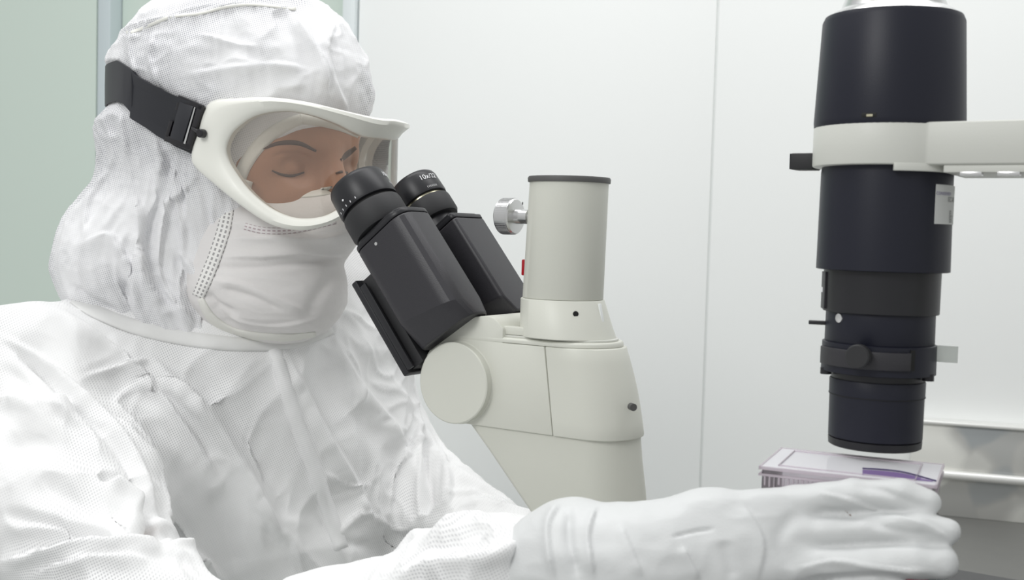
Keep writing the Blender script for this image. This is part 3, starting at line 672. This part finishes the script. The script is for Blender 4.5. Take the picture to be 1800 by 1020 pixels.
lhand = [C_(P(960, 1010, .95), P(1010, 1020, .93), .036, .034, .01), C_(P(1010, 1020, .93), P(1060, 1040, .92), .034, .03, .02)]
lh2 = []
for i in range(4): lh2.append(C_(P(1050, 1015+i*18, .92), P(1110, 1025+i*20, .905), .0095, .008, .004))
lh2.append(C_(P(1020, 1000, .92), P(1075, 985, .90), .011, .009, .006))

# -- body (one continuous mesh): head with face, neck, torso, arms, hands, legs; the clothes lie over it
face_p = [E_(Hd(-.006, 0, .020), (.112, .073, .105), HB, .02),            # skull
    E_(Hd(.035, 0, -.045), (.070, .052, .070), HB, .03),                  # jaw
    E_(Hd(.092, 0, .034), (.024, .050, .030), HB, .02),                   # forehead
    C_(Hd(.103, .018, .019), Hd(.089, .046, .017), .0065, .006, .010), C_(Hd(.103, -.018, .019), Hd(.089, -.046, .017), .0065, .006, .010),   # brow ridges
    C_(Hd(.107, 0, .012), Hd(.122, 0, -.030), .0075, .011, .010), E_(Hd(.122, 0, -.036), (.012, .014, .010), HB, .008),        # nose
    E_(Hd(.085, .034, -.028), (.016, .018, .016), HB, .02), E_(Hd(.085, -.034, -.028), (.016, .018, .016), HB, .02),      # cheeks
    E_(Hd(.060, .045, .004), (.030, .0235, .030), HB, .02), E_(Hd(.060, -.045, .004), (.030, .0235, .030), HB, .02),      # temples
    E_(Hd(.112, .032, -.002), (.016, .017, .011), HB, .010, True), E_(Hd(.112, -.032, -.002), (.016, .017, .011), HB, .010, True),   # sockets
    E_(Hd(.0865, .032, -.002), (.0125, .0135, .0115), HB, .003), E_(Hd(.0865, -.032, -.002), (.0125, .0135, .0115), HB, .003),     # lids over the eyeballs
    E_(Hd(.104, 0, -.072), (.012, .022, .008), HB, .008),                 # lips
    E_(Hd(.0, .072, -.015), (.014, .005, .026), HB, .004), E_(Hd(.0, -.072, -.015), (.014, .005, .026), HB, .004),   # ears
    C_(Hd(-.02, -.005, -.09), P(360, 640, 1.11), .044, .052, .03)]
def shr(ps, d):
    o = []
    for q in ps: o.append(('e', q[1], q[2]-d, *q[3:]) if q[0] == 'e' else ('c', q[1], q[2], max(q[3]-d, .004), max(q[4]-d, .004), *q[5:]))
    return o
shin_p = [C_((-.12, .93, .69), (-.13, .97, .12), .065, .045, .03), C_((.0, 1.28, .69), (-.02, 1.30, .12), .065, .045, .03),
          C_((-.13, .97, .06), (.0, .90, .045), .035, .03, .03), C_((-.02, 1.30, .06), (.11, 1.22, .045), .035, .03, .03)]
xs = ax(-.62, .28, .0014, (-.235, -.115), .011); ys = ax(.52, 1.5, .0014, (.925, 1.06), .011); zs = ax(.0, 1.52, .0014, (ez-.05, ez+.06), .011)
V, Q = nets(sdf(xs, ys, zs, shr(gown_p, .018)+shr(leg_p, .014)+shr(shin_p, .012)+shr(hand_p, .008)+shr(fing_p, .0072)+shr(thumb_p, .004)+shr(lhand, .005)+shr(lh2, .003)+face_p), xs, ys, zs)
V = lap(V, Q, 2, .4); N_ = vnormals(V, Q)
V = strokes(V, N_, [([(478, 276), (500, 270), (530, 272), (552, 284)], 4, -.9, 'r'), ([(470, 305), (500, 312), (535, 306)], 6, -.5, 'r')])
person = smesh('person', V, Q, M['skin'])
tag(person, 'person in white hood, mask and gown leaning to the eyepieces, gloved hand on a box', 'person')
ft_ = bvh(V, Q); Vb, Qb = V, Q
ribbon('eyebrow', ft_, [(462, 262), (490, 252), (525, 252), (556, 266)], [1.5, 3.6, 4, 2], M['hair'], person, .0002, .0010, 6)
ribbon('eyebrow', ft_, [(600, 282), (612, 270), (626, 260)], [3, 5, 4], M['hair'], person, .0002, .0010, 6)
ribbon('eyelashes', ft_, [(478, 300), (495, 307), (515, 309), (535, 303)], [1.2, 2.2, 2.4, 1.2], M['hair'], person, .0002, .0012, 6)
ribbon('eyelashes', ft_, [(590, 305), (600, 302), (612, 304)], [1.2, 2.2, 1.4], M['hair'], person, .0002, .0012, 6)

# -- hood
vs = .0016
hood_p = [E_(P(418, 160, 1.05), (.134, .102, .098), HB, .03),
    E_(P(315, 230, 1.06), (.060, .070, .060), HB, .03), E_(P(226, 218, 1.085), (.023, .034, .030), HB, .012),
    C_(P(313, 290, 1.055), P(305, 360, 1.055), .062, .068, .03),
    E_(P(430, 280, 1.045), (.092, .078, .085), HB, .03),
    E_(P(263, 462, 1.05), (.077, .084, .073), HB, .025), E_(P(385, 368, 1.04), (.060, .060, .045), HB, .03),
    E_(P(375, 510, 1.050), (.066, .078, .072), HB, .03),
    E_(Hd(.124, 0, .005), (.063, .0645, .0305), HB, .006, True)]
xs = ax(-.46, -.10, vs); ys = ax(.90, 1.22, vs); zs = ax(1.20, 1.55, vs)
V, Q = nets(sdf(xs, ys, zs, hood_p), xs, ys, zs); V = lap(V, Q, 2, .5); N_ = vnormals(V, Q)
px, py = proj(V)
# crumple: vertical folds in the drape, crossing creases on the crown
rel = V-C0; ang = np.arctan2(rel@HS, rel@HF); hz = rel[:, 2]
low = np.clip((py-250)/120, 0, 1); pinch = np.exp(-((py-300)/38)**2)
n1 = fbm(np.stack([ang*6, hz*7, hz*0+1.5], 1), 3); n2 = fbm(np.stack([V[:, 0]*22, V[:, 1]*22, V[:, 2]*34], 1), 3); n3 = fbm(np.stack([ang*16, hz*10, hz*0+5], 1), 2)
edge = np.clip((np.linalg.norm((V-Hd(.128, 0, .004))/[.075, .075, .045], axis=1)-1.0)*2, 0, 1)
n6 = fbm(np.stack([ang*9+fbm(V*14, 1)*.8, hz*11, hz*0+8], 1), 2)
disp = (1-np.abs(n1))**2*.0035*low + (1-np.abs(n6))**3*.0024*(low+.35) - .0015 + (1-np.abs(n2))**2*.0030*(1-low*.4) + n3*.0028*pinch + (1-np.abs(n3))*.0012
V = V+N_*(disp*edge)[:, None]; N_ = vnormals(V, Q)
HS_ = [([(190, 120), (215, 145), (250, 170), (300, 198), (345, 222)], 28, -5.0, 'r'), ([(195, 60), (240, 48), (300, 28), (360, 12), (440, 4)], 5, 2.0, 'r'), ([(200, 64), (260, 40), (330, 28), (420, 8), (520, 12)], 9, 2.2, 's'),
    ([(512, 22), (540, 60), (565, 110), (575, 170)], 14, 4.0, 's'), ([(470, 10), (505, 45), (535, 95), (545, 160)], 16, -3.0, 'r'), ([(590, 40), (575, 90), (590, 150), (610, 190)], 14, 3.0, 's'),
    ([(275, 60), (268, 100), (280, 140), (290, 160)], 10, 3.0, 's'), ([(240, 45), (232, 90), (238, 130)], 9, 2.5, 's'), ([(350, 60), (400, 70), (450, 78)], 8, 2.5, 's'),
    ([(330, 130), (400, 118), (470, 112), (540, 118)], 14, 2.5, 's'), ([(440, 40), (400, 90), (350, 140)], 20, -2.0, 'r'), ([(390, 40), (440, 90), (470, 165)], 18, -2.2, 'r'),
    ([(165, 180), (190, 215), (205, 270), (195, 300)], 9, 3.0, 's'), ([(215, 200), (222, 240), (228, 290)], 8, 3.0, 's'), ([(245, 215), (250, 260), (262, 305)], 8, -3.0, 'r'), ([(275, 245), (285, 280), (280, 310)], 8, 3.2, 's'), ([(305, 262), (300, 290), (318, 315)], 8, -3, 'r'),
    ([(240, 345), (252, 385), (250, 440), (262, 500), (330, 570)], 16, 6.0, 's'), ([(195, 300), (160, 350), (150, 420)], 10, 3, 's'), ([(150, 425), (190, 412), (215, 440), (240, 500), (245, 560)], 12, 4, 's'),
    ([(290, 330), (270, 380), (265, 440), (285, 510), (320, 575)], 12, -7.0, 'r'), ([(340, 320), (300, 360), (285, 410), (280, 470), (300, 520), (370, 590)], 14, 6.0, 's'),
    ([(305, 435), (322, 480), (345, 545), (375, 590)], 9, -5.0, 'r'), ([(215, 490), (222, 540), (235, 570)], 8, -5, 'r'), ([(120, 500), (160, 530), (210, 555)], 9, -4, 'r'),
    ([(310, 440), (340, 470), (360, 500)], 10, 3, 's')]
V = strokes(V, N_, [(a_, b_, c_*1.3, d_) for a_, b_, c_, d_ in HS_]); V = lap(V, Q, 1, .5)
uvh = np.stack([V@np.array([.93, .12, .30])+n1*.0012, V@np.array([-.30, -.12, .93])+n2*.0012], 1); N_ = vnormals(V, Q)
uvh = np.where((ang < -.35)[:, None], np.stack([ang*.105, rel[:, 2]], 1), uvh)
hood = smesh('hood', V, Q, M['hood'], person, uvh); ht = bvh(V, Q); hft = bvh(np.concatenate([V, Vb]), np.concatenate([Q, Qb+len(V)]))
ribbon('hood_hem', hft, [(530, 209), (503, 220), (474, 238), (450, 262), (431, 290), (420, 318)], [9, 11, 12, 12, 12, 11], M['hem'], hood, .0005, .0016, 8)
ribbon('hood_hem', hft, [(527, 209), (560, 213), (600, 222), (632, 236)], [9, 9, 9, 8], M['hem'], hood, .0005, .0016, 8)
ribbon('crown_seam', ht, [(222, 58), (250, 50), (300, 30), (350, 24), (400, 12), (450, 8), (520, 16)], 3, M['hem'], hood, .0003, .0008, 8)

# -- face mask
mask_p = [E_(P(468, 448, 1.02), (.066, .064, .062), HB, .02), E_(P(456, 505, 1.02), (.074, .066, .046), HB, .02), E_(P(503, 410, 1.01), (.053, .055, .036), HB, .015), E_(P(508, 525, 1.01), (.046, .050, .034), HB, .02),
    E_(Hd(.080, 0, -.050), (.040, .062, .033), HB, .012), E_(Hd(.108, 0, -.046), (.032, .034, .026), HB, .012)]
xs = ax(-.32, -.10, .0014); ys = ax(.91, 1.12, .0014); zs = ax(1.18, 1.40, .0014)
V, Q = nets(sdf(xs, ys, zs, mask_p), xs, ys, zs); V = lap(V, Q, 2, .5); N_ = vnormals(V, Q)
n2 = fbm(np.stack([V[:, 0]*14, V[:, 1]*14, V[:, 2]*60], 1), 3); V = V+N_*((1-np.abs(n2))*.0012)[:, None]; N_ = vnormals(V, Q)
V = strokes(V, N_, [([(610, 452), (540, 444), (460, 452), (395, 452)], 14, 3.5, 's'), ([(395, 420), (470, 415), (560, 418), (612, 408)], 12, 2.5, 's'), ([(372, 490), (430, 500), (490, 525), (540, 548)], 14, 3.5, 's'),
    ([(365, 525), (390, 560), (430, 578), (520, 585)], 9, -4.5, 'r'), ([(362, 515), (380, 535), (420, 556)], 8, -4, 'r'), ([(425, 598), (500, 600), (560, 596), (600, 575)], 6, 2, 'r'), ([(598, 470), (560, 520), (540, 560)], 12, -2.5, 'r'), ([(400, 400), (450, 408), (520, 405), (560, 400)], 6, -2.5, 'r'), ([(370, 470), (450, 470), (540, 462), (608, 456)], 6, -3, 'r'), ([(400, 560), (470, 575), (560, 560)], 14, 2.5, 's'), ([(385, 505), (440, 520), (500, 548)], 6, -2.5, 'r')])
mrel = V-C0; uvm = np.stack([np.arctan2(mrel@HS, mrel@HF)*.09, mrel[:, 2]], 1)
mask = smesh('face_mask', V, Q, M['maskm'], person, uvm); mt = bvh(V, Q)
ribbon('side_weld', mt, [(404, 345), (394, 400), (378, 450), (362, 490), (348, 522)], [11, 12, 12, 12, 11], M['stitch'], mask, .0006, .0012, 8, 4, .99)
ribbon('nose_weld', mt, [(430, 398), (460, 405), (500, 406), (540, 400), (590, 388)], 6, M['stitch2'], mask, .0003, .0006, 8)
ribbon('lower_edge', mt, [(352, 525), (368, 555), (395, 578), (430, 590), (500, 594), (555, 588)], [6, 8, 9, 9, 7, 5], M['hem'], mask, .0004, .0012, 8, 4, .99)
ribbon('top_edge', mt, [(428, 322), (460, 332), (500, 340), (545, 340), (585, 334)], 7, M['hem'], mask, .0004, .0008, 8, 4, .97)

# -- gown
xs = ax(-.62, .12, .0023, (-.47, .06), .006); ys = ax(.55, 1.42, .0023, (.58, 1.22), .006); zs = ax(.72, 1.30, .0023, (.90, 1.25), .006)
V, Q = nets(sdf(xs, ys, zs, gown_p+leg_p), xs, ys, zs); V = lap(V, Q, 4, .5); N_ = vnormals(V, Q)
px, py = proj(V)
n2 = fbm(V*[9, 9, 7]+3, 3); n4 = fbm(V*[24, 24, 15], 2); n5 = fbm(V*[6, 6, 14]+11, 3)
n7 = fbm(V@np.array([[13, 0, 0], [0, 13, 0], [6, 0, 8]]).T+fbm(V*7+2, 2)[:, None]*.9, 3); n8 = fbm(V*[17, 12, 20]+fbm(V*11+5, 1)[:, None], 2)
V = V+N_*((1-np.abs(n2))*.008+(1-np.abs(n4))**2*.002+(1-np.abs(n5))*.005+((1-np.abs(n7))**4*.0060+(1-np.abs(n8))**5*.0028)*np.clip(.35+(px-120)/350, .35, 1)-.012)[:, None]; N_ = vnormals(V, Q)
GS = [([(10, 606), (70, 640), (140, 698), (208, 768), (255, 850), (286, 925), (288, 965)], 7, -7, 'r'), ([(150, 660), (235, 640), (262, 632)], 8, 4, 's'), ([(0, 640), (60, 690), (120, 740), (170, 770)], 14, -5, 'r'), ([(0, 905), (80, 915), (160, 935), (230, 940)], 12, -5, 'r'), ([(60, 1010), (160, 985), (260, 985)], 16, 5, 's'), ([(110, 545), (180, 600), (250, 660), (330, 760), (390, 850)], 12, 4.5, 's'), ([(0, 600), (60, 632), (130, 690), (200, 760), (250, 850), (285, 930), (270, 985)], 22, -10, 'r'), ([(0, 590), (70, 625), (140, 680), (215, 755), (262, 840), (300, 940)], 26, 7, 's'),
    ([(190, 845), (230, 855), (265, 885)], 12, 8, 'r'), ([(175, 835), (215, 838), (255, 860)], 8, -7, 'r'), ([(60, 840), (110, 870), (190, 895), (240, 900)], 26, -7, 'r'), ([(0, 700), (70, 700), (140, 690)], 24, 5, 's'), ([(0, 800), (60, 780), (140, 790), (200, 830)], 24, -5, 'r'),
    ([(265, 630), (320, 680), (380, 740), (450, 850), (500, 950)], 26, 7, 's'), ([(330, 640), (400, 720), (470, 830), (520, 930)], 20, -6, 'r'), ([(190, 590), (250, 670), (310, 760), (360, 860)], 26, 5, 'r'),
    ([(480, 600), (500, 680), (540, 780), (570, 880), (600, 980)], 10, 4, 'r'), ([(505, 620), (560, 740), (620, 840), (660, 930)], 18, 5, 's'), ([(545, 620), (600, 700), (680, 780), (720, 860)], 22, -5, 'r'), ([(590, 600), (640, 690), (700, 760), (735, 850)], 24, 5, 's'),
    ([(570, 830), (610, 850), (650, 852)], 6, 3, 's'), ([(600, 930), (640, 900), (700, 930), (735, 920)], 8, 3, 's'), ([(560, 900), (600, 950), (660, 960)], 9, -3, 'r'), ([(370, 860), (400, 940), (420, 1010)], 24, -5, 'r'),
    ([(0, 985), (120, 965), (230, 955), (330, 968), (395, 1020)], 16, 10, 's'), ([(0, 960), (120, 945), (240, 935), (330, 945)], 18, -8, 'r'),
    ([(745, 760), (752, 820), (750, 905)], 9, -9, 'r'), ([(765, 790), (785, 815), (790, 850), (788, 890)], 12, 6, 's'), ([(800, 830), (850, 860), (905, 900)], 12, 4, 'r'), ([(740, 740), (742, 830), (742, 915)], 10, 7, 's'),
    ([(640, 975), (720, 955), (800, 950), (880, 930)], 24, -5, 'r'), ([(700, 1015), (760, 985), (850, 975), (930, 945)], 20, 4, 's'),
    ([(905, 1015), (925, 960), (950, 915), (965, 890)], 14, -8, 'r'), ([(940, 1015), (950, 960), (975, 910), (1000, 878)], 12, 6, 's'), ([(975, 1015), (985, 950), (1010, 900)], 10, -5, 'r'), ([(1010, 1015), (1018, 960), (1030, 900)], 10, 5, 'r')]
V = strokes(V, N_, [(a_, b_, c_*1.25, d_) for a_, b_, c_, d_ in GS]); N_ = vnormals(V, Q)
V = lap(V, Q, 1, .3)
uvg = np.stack([V@np.array([.87, .25, .42]), V@np.array([-.42, -.2, .87])], 1)
gown = smesh('gown', V, Q, M['gown'], person, uvg); gt = bvh(V, Q)
ribbon('collar_binding', gt, [(128, 524), (168, 548), (235, 574), (310, 592), (380, 602), (440, 606), (520, 602), (585, 580)], [10, 12, 13, 13, 13, 12, 10, 8], M['collar'], gown, .0008, .0022, 8, 5)
ribbon('front_placket', gt, [(480, 605), (505, 690), (535, 780), (568, 870), (600, 965)], [12, 13, 13, 13, 13], M['gown'], gown, .0005, .0010, 10, 5)

# -- gloves
xs = ax(-.02, .27, .0013); ys = ax(.56, .74, .0013); zs = ax(1.04, 1.20, .0013)
V, Q = nets(sdf(xs, ys, zs, hand_p+fing_p+thumb_p), xs, ys, zs); V = lap(V, Q, 2, .4); N_ = vnormals(V, Q)
n1 = fbm(V*[60, 60, 90], 2); n2 = fbm(V*[26, 30, 60]+9, 2); V = V+N_*((1-np.abs(n1))*.0005+(1-np.abs(n2))*.0011-.0012)[:, None]; N_ = vnormals(V, Q)
V = strokes(V, N_, [([(1500, 850), (1550, 862), (1600, 885), (1640, 895)], 9, -1.6, 'r'), ([(1440, 865), (1500, 880), (1560, 905)], 9, 1.4, 's'), ([(1430, 895), (1490, 905), (1560, 915)], 8, -1.3, 'r'), ([(1520, 915), (1580, 935), (1640, 945)], 9, -1.5, 'r'), ([(1560, 905), (1620, 918), (1668, 945)], 8, 1.3, 's'),
    ([(1400, 1000), (1470, 985), (1560, 1000), (1640, 1003)], 8, 1.2, 's'), ([(1180, 945), (1220, 935), (1255, 930)], 3, -1.2, 'r'), ([(1400, 900), (1370, 950), (1400, 1010)], 14, -1.6, 'r'), ([(1300, 880), (1340, 950), (1330, 1020)], 18, 1.4, 's'), ([(1200, 960), (1230, 1020)], 12, 1.6, 's'), ([(1270, 950), (1290, 1020)], 12, -1.6, 'r'), ([(1090, 920), (1130, 1015)], 14, 1.5, 's'), ([(985, 885), (965, 930), (975, 1015)], 12, 3, 's'), ([(1000, 890), (1000, 950), (1015, 1015)], 9, -3, 'r'), ([(1050, 890), (1035, 940), (1045, 1015)], 11, 2.5, 's'), ([(1440, 902), (1520, 900), (1600, 902), (1650, 908)], 5, -.7, 'r'), ([(1440, 962), (1530, 957), (1600, 956), (1660, 962)], 5, -1.2, 'r'), ([(1420, 1020), (1500, 1014), (1580, 1014)], 5, -2.2, 'r')])
gl = smesh('glove', V, Q, M['glove'], person); gl['label'] = 'thin white glove on the near hand holding the box'
xs = ax(.0, .16, .0028); ys = ax(.86, 1.02, .0028); zs = ax(.98, 1.12, .0028)
V, Q = nets(sdf(xs, ys, zs, lhand+lh2), xs, ys, zs); smesh('glove', lap(V, Q), Q, M['glove'], person)
for s_i in (0, 1):
    xs = ax(-.45, .22, .009); ys = ax(.75, 1.5, .009); zs = ax(.09, .95, .009)
    V, Q = nets(sdf(xs, ys, zs, [leg_p[s_i], shin_p[s_i]]), xs, ys, zs); smesh('trouser_leg', lap(V, Q), Q, M['trouser'], person)
for s_i in (2, 3):
    p_ = shin_p[s_i]; xs = ax(-.25, .25, .006); ys = ax(.8, 1.4, .006); zs = ax(-.01, .2, .006)
    V, Q = nets(sdf(xs, ys, zs, [p_, C_(p_[1], p_[1]+MZ*.10, .045, .052, .03)]), xs, ys, zs); V[:, 2] = np.maximum(V[:, 2], .002); smesh('boot', V, Q, M['shoe'], person)

# -- stool
stc = P(430, 1350, 1.17); st = thing('lab_stool', (stc[0], stc[1], 0), 'round white lab stool under the seated person', 'stool')
sz_ = .60
MB().lathe((stc[0], stc[1], 0), MZ, [(sz_-.06, .15), (sz_-.05, .17), (sz_-.01, .17), (sz_, .15)], 48).build('seat', M['trouser'], st)
MB().lathe((stc[0], stc[1], 0), MZ, [(.07, .025), (sz_-.06, .025)], 24).build('post', M['steel'], st)
for i in range(5):
    a = 2*pi*i/5; e = np.array([cos(a), sin(a), 0]); q = np.array([stc[0], stc[1], .08])
    MB().tube([q, q+e*.24-MZ*.02], [.018, .012]).build('leg', M['steel'], st); MB().lathe(q+e*.23-MZ*.08, MZ, [(0, .018), (.05, .018)], 16).build('caster', M['rubber'], st)

# ================================================================== safety goggles
gg = thing('safety_goggles', tuple(C0), 'ivory framed safety goggles with clear lens and black head strap, worn over the white hood', 'goggles')
GA, GB = .165, .100
def onell(x, y, A=GA, B=GB, c=C0):
    """pixel -> (phi, z) on the upright elliptic cylinder round the head"""
    d = ray(x, y); o = CAM-c; a = d@HF/A; b = d@HS/B; p = o@HF/A; q = o@HS/B
    qa = a*a+b*b; qb = 2*(a*p+b*q); qc = p*p+q*q-1; D = qb*qb-4*qa*qc
    t = (-qb-sqrt(max(D, 0)))/(2*qa); w_ = CAM+d*t-c
    return atan2((w_@HS)/B, (w_@HF)/A), w_[2]
def ell(phi, z, off=0, A=GA, B=GB, c=C0):
    e = HF*cos(phi)*A+HS*sin(phi)*B; n = HF*cos(phi)*B+HS*sin(phi)*A; n = n/np.linalg.norm(n)
    return c+e+MZ*z+n*off
pairs = [((702, 216), (668, 243)), ((650, 208), (635, 238)), ((600, 195), (590, 217)), ((540, 180), (545, 202)), ((480, 172), (500, 195)), ((420, 173), (450, 203)), ((374, 178), (415, 226)), ((357, 200), (401, 246)), ((348, 235), (397, 262)),
    ((339, 262), (400, 279)), ((341, 290), (412, 300)), ((375, 322), (436, 332)), ((430, 366), (468, 360)), ((480, 396), (500, 377)), ((530, 405), (532, 384)), ((575, 396), (572, 379)), ((620, 372), (616, 356)), ((664, 345), (655, 330))]
half = [(*onell(*o), *onell(*i)) for o, i in pairs]
half[0] = (0.0, half[1][1]*.5+half[0][1]*.5, 0.0, half[0][3]); half[-1] = (0.0, half[-1][1], 0.0, half[-1][3])
fl_ = [0.009, .008, .005, .003, .002, .001, 0, 0, 0, 0, 0, 0, 0, .001, .001, .001, .001, .001]
seq = [(*h, f) for h, f in zip(half, fl_)]; z0_ = seq[0][1]; seq = seq+[(-h[0], (z0_+(h[1]-z0_)*(.15 if i_ >= len(seq)-4 else .6 if i_ >= len(seq)-6 else 1)), -h[2], h[3], h[4]) for i_, h in enumerate(seq[::-1][1:-1])]
loop = spline(seq+[seq[0]], 6)[:-1]; rings = []
for po, zo, pi_, zi, f in loop:
    prof = [(0.0, -.008), (0.0, .0005+f), (.12, .0035+f), (.35, .0050+f*.8), (.75, .0035), (.95, .0015), (1.0, -.001), (1.0, -.008)]
    rings.append([ell(po+(pi_-po)*t, zo+(zi-zo)*t, o) for t, o in prof])
fr_ = MB(); n = len(rings[0]); K = len(rings); fr_.add([q for r in rings for q in r], [(k*n+i, k*n+(i+1) % n, ((k+1) % K)*n+(i+1) % n, ((k+1) % K)*n+i) for k in range(K) for i in range(n)])
fr_.build('frame', M['gog'], gg, smooth=50)
# lens between upper and lower inner edges
nb = spline([h[2:4] for h in half], 8); top = [q for q in nb if q[1] >= 0 and True]
k_ = max(range(len(nb)), key=lambda i: nb[i][0]); up = nb[:k_+1]; dn = nb[k_:][::-1]
ph = np.linspace(0, nb[k_][0], 40); zu = np.interp(ph, [q[0] for q in up], [q[1] for q in up]); zd = np.interp(ph, [q[0] for q in dn], [q[1] for q in dn])
phs = np.concatenate([-ph[::-1], ph[1:]]); zu = np.concatenate([zu[::-1], zu[1:]]); zd = np.concatenate([zd[::-1], zd[1:]])
g = MB(); nn = 13; VV = [ell(a, zd[i]-.001+(zu[i]-zd[i]+.002)*j/(nn-1), -.001) for i, a in enumerate(phs) for j in range(nn)]
g.add(VV, [(i*nn+j, (i+1)*nn+j, (i+1)*nn+j+1, i*nn+j+1) for i in range(len(phs)-1) for j in range(nn-1)])
g.build('lens', M['lens'], gg, smooth=80)
# strap round the hood: near side over the seen path, then on round the back and the far side
HCn = np.array([P(414, 160, 1.05)[0], 1.05, ez])
def hit(px, py, off):
    dr = Vector(ray(px, py)).normalized(); h = ht.ray_cast(Vector(CAM), dr)
    return np.array(h[0] - dr*off) if h[0] is not None else None
tops = spline([(362, 189), (330, 177), (300, 164), (270, 149), (240, 130), (219, 112)], 5); bots = spline([(338, 262), (312, 249), (285, 233), (262, 217), (240, 203), (218, 183)], 5)
def cyl(q): r_ = q-HCn; return np.array([atan2(r_@HS, r_@HF), hypot(r_@HS, r_@HF), r_[2]])
near = []
for a, b in zip(tops, bots):
    c_ = []
    for t in (0, .5, 1):
        q = a*(1-t)+b*t; w_ = hit(q[0], q[1], .0025)
        c_.append(cyl(w_) if w_ is not None else (near[-1][len(c_)] if near else np.array([2.0, .11, .05])))
    near.append(c_)
near = np.array(near)
for _ in range(14): near[1:-1, :, 1] = (near[:-2, :, 1]+2*near[1:-1, :, 1]+near[2:, :, 1])/4
r_end = near[-1]; far = []
def radial(phi, z):
    d_ = HF*cos(phi)+HS*sin(phi); h = ht.ray_cast(Vector(HCn+MZ*z+d_*.4), Vector(-d_))
    return (np.linalg.norm(np.array(h[0])[:2]-HCn[:2]) if h[0] is not None else .12)
p0 = max(r_end[:, 0])
for ph_ in np.linspace(p0+.10, 2*pi-near[0, 0, 0], 46):
    s_ = min(1, max(0, (2*pi-near[0, 0, 0]-ph_)/(pi*.75))); g_ = .5-.5*cos(pi*s_)
    zt_ = near[0, 0, 2]+(r_end[0, 2]+.004-near[0, 0, 2])*g_; zb_ = near[0, 2, 2]+(r_end[2, 2]+.004-near[0, 2, 2])*g_
    rr_ = (radial(ph_, zt_)+radial(ph_, (zt_+zb_)/2)+radial(ph_, zb_))/3-.006
    far.append([[ph_, rr_, zt_], [ph_, rr_, (zt_+zb_)/2], [ph_, rr_, zb_]])
al_ = np.concatenate([near, np.array(far)])
for _ in range(12): al_[len(near)-2:-1, :, 1] = (al_[len(near)-3:-2, :, 1]+2*al_[len(near)-2:-1, :, 1]+al_[len(near)-1:, :, 1])/4
# the elastic strap squeezes the hood under it
hv = np.zeros(len(hood.data.vertices)*3); hood.data.vertices.foreach_get('co', hv); hv = hv.reshape(-1, 3); rv = hv-HCn
fv = rv@HF; sv = rv@HS; pv = np.arctan2(sv, fv) % (2*pi); rad_ = np.hypot(fv, sv)
od = np.argsort(al_[:, 1, 0]); PH = al_[od, 1, 0]
rs_ = np.interp(pv, PH, al_[od][:, :, 1].mean(1)); zt_v = np.interp(pv, PH, al_[od, 0, 2]); zb_v = np.interp(pv, PH, al_[od, 2, 2])
dz_ = np.maximum(np.maximum(rv[:, 2]-zt_v, zb_v-rv[:, 2]), 0); inr = (pv > PH[0]) & (pv < PH[-1])
lim = np.where(inr & (dz_ < .03), rs_-.0012+dz_*.9, 9); kk_ = np.minimum(1, lim/np.maximum(rad_, 1e-6))
hv = HCn+np.outer(fv*kk_, HF)+np.outer(sv*kk_, HS)+np.outer(rv[:, 2], MZ); hood.data.vertices.foreach_set('co', hv.ravel()); hood.data.update()
def cy(c, o): return HCn+HF*cos(c[0])*(c[1]+o)+HS*sin(c[0])*(c[1]+o)+MZ*c[2]
MB().loft([[cy(c[0], 0), cy(c[0], .0016), cy(c[1], .0018), cy(c[2], .0016), cy(c[2], 0), cy(c[1], 0)] for c in al_]).build('head_strap', M['strap'], gg, smooth=50)
nn_ = near[:22]; MB().loft([[cy(c[0], .0018), cy(c[0], .0034), cy(c[1], .0036), cy(c[2]-[0, 0, .004], .0034), cy(c[2]-[0, 0, .004], .0018)] for c in nn_]).build('strap_end', M['strap'], gg, smooth=50)
# buckle
bp = hit(326, 216, .0125); e_ = hit(345, 222, .008)-hit(300, 208, .008); bn = np.cross(MZ, e_); bn /= np.linalg.norm(bn)
if bn@(CAM-bp) < 0: bn = -bn
def sl(pts, t0, t1, name, m, bev=.0004): return MB().slab(pts, bp, bn, t0, t1).build(name, m, gg, bevel=bev)
bo = MB()
bo.slab([(318, 168), (361, 186), (358, 195), (315, 177)], bp, bn, 0, .003); bo.slab([(297, 238), (340, 254), (336, 264), (292, 248)], bp, bn, 0, .003)
bo.slab([(318, 170), (324, 173), (318, 196), (312, 193)], bp, bn, 0, .003); bo.slab([(302, 212), (308, 214), (300, 242), (294, 240)], bp, bn, 0, .003); bo.slab([(352, 184), (361, 188), (338, 262), (330, 258)], bp, bn, 0, .003)
bk_ = bo.build('buckle', M['buckle'], gg, bevel=.0004)
MB().slab([(321, 179), (345, 188), (325, 252), (303, 243)], bp, bn, .0005, .0035).build('buckle_roller', M['strap'], bk_, bevel=.0008)
MB().slab([(347, 189), (349, 190), (331, 254), (328, 253)], bp, bn, .0028, .0036).build('buckle_glint', M['steel'], bk_)
q1 = plane(343, 226, bp, bn)+bn*.003; q2 = ell(*onell(364, 236), .0085)
MB().tube([q1, q1*.5+q2*.5+bn*.001, q2], [.0016, .0016, .0022]).build('peg', M['buckle'], gg); MB().lathe(q2-bn*.003, bn, [(0, .0036), (.0045, .0036), (.0052, .003)], 20).build('peg_head', M['buckle'], gg)
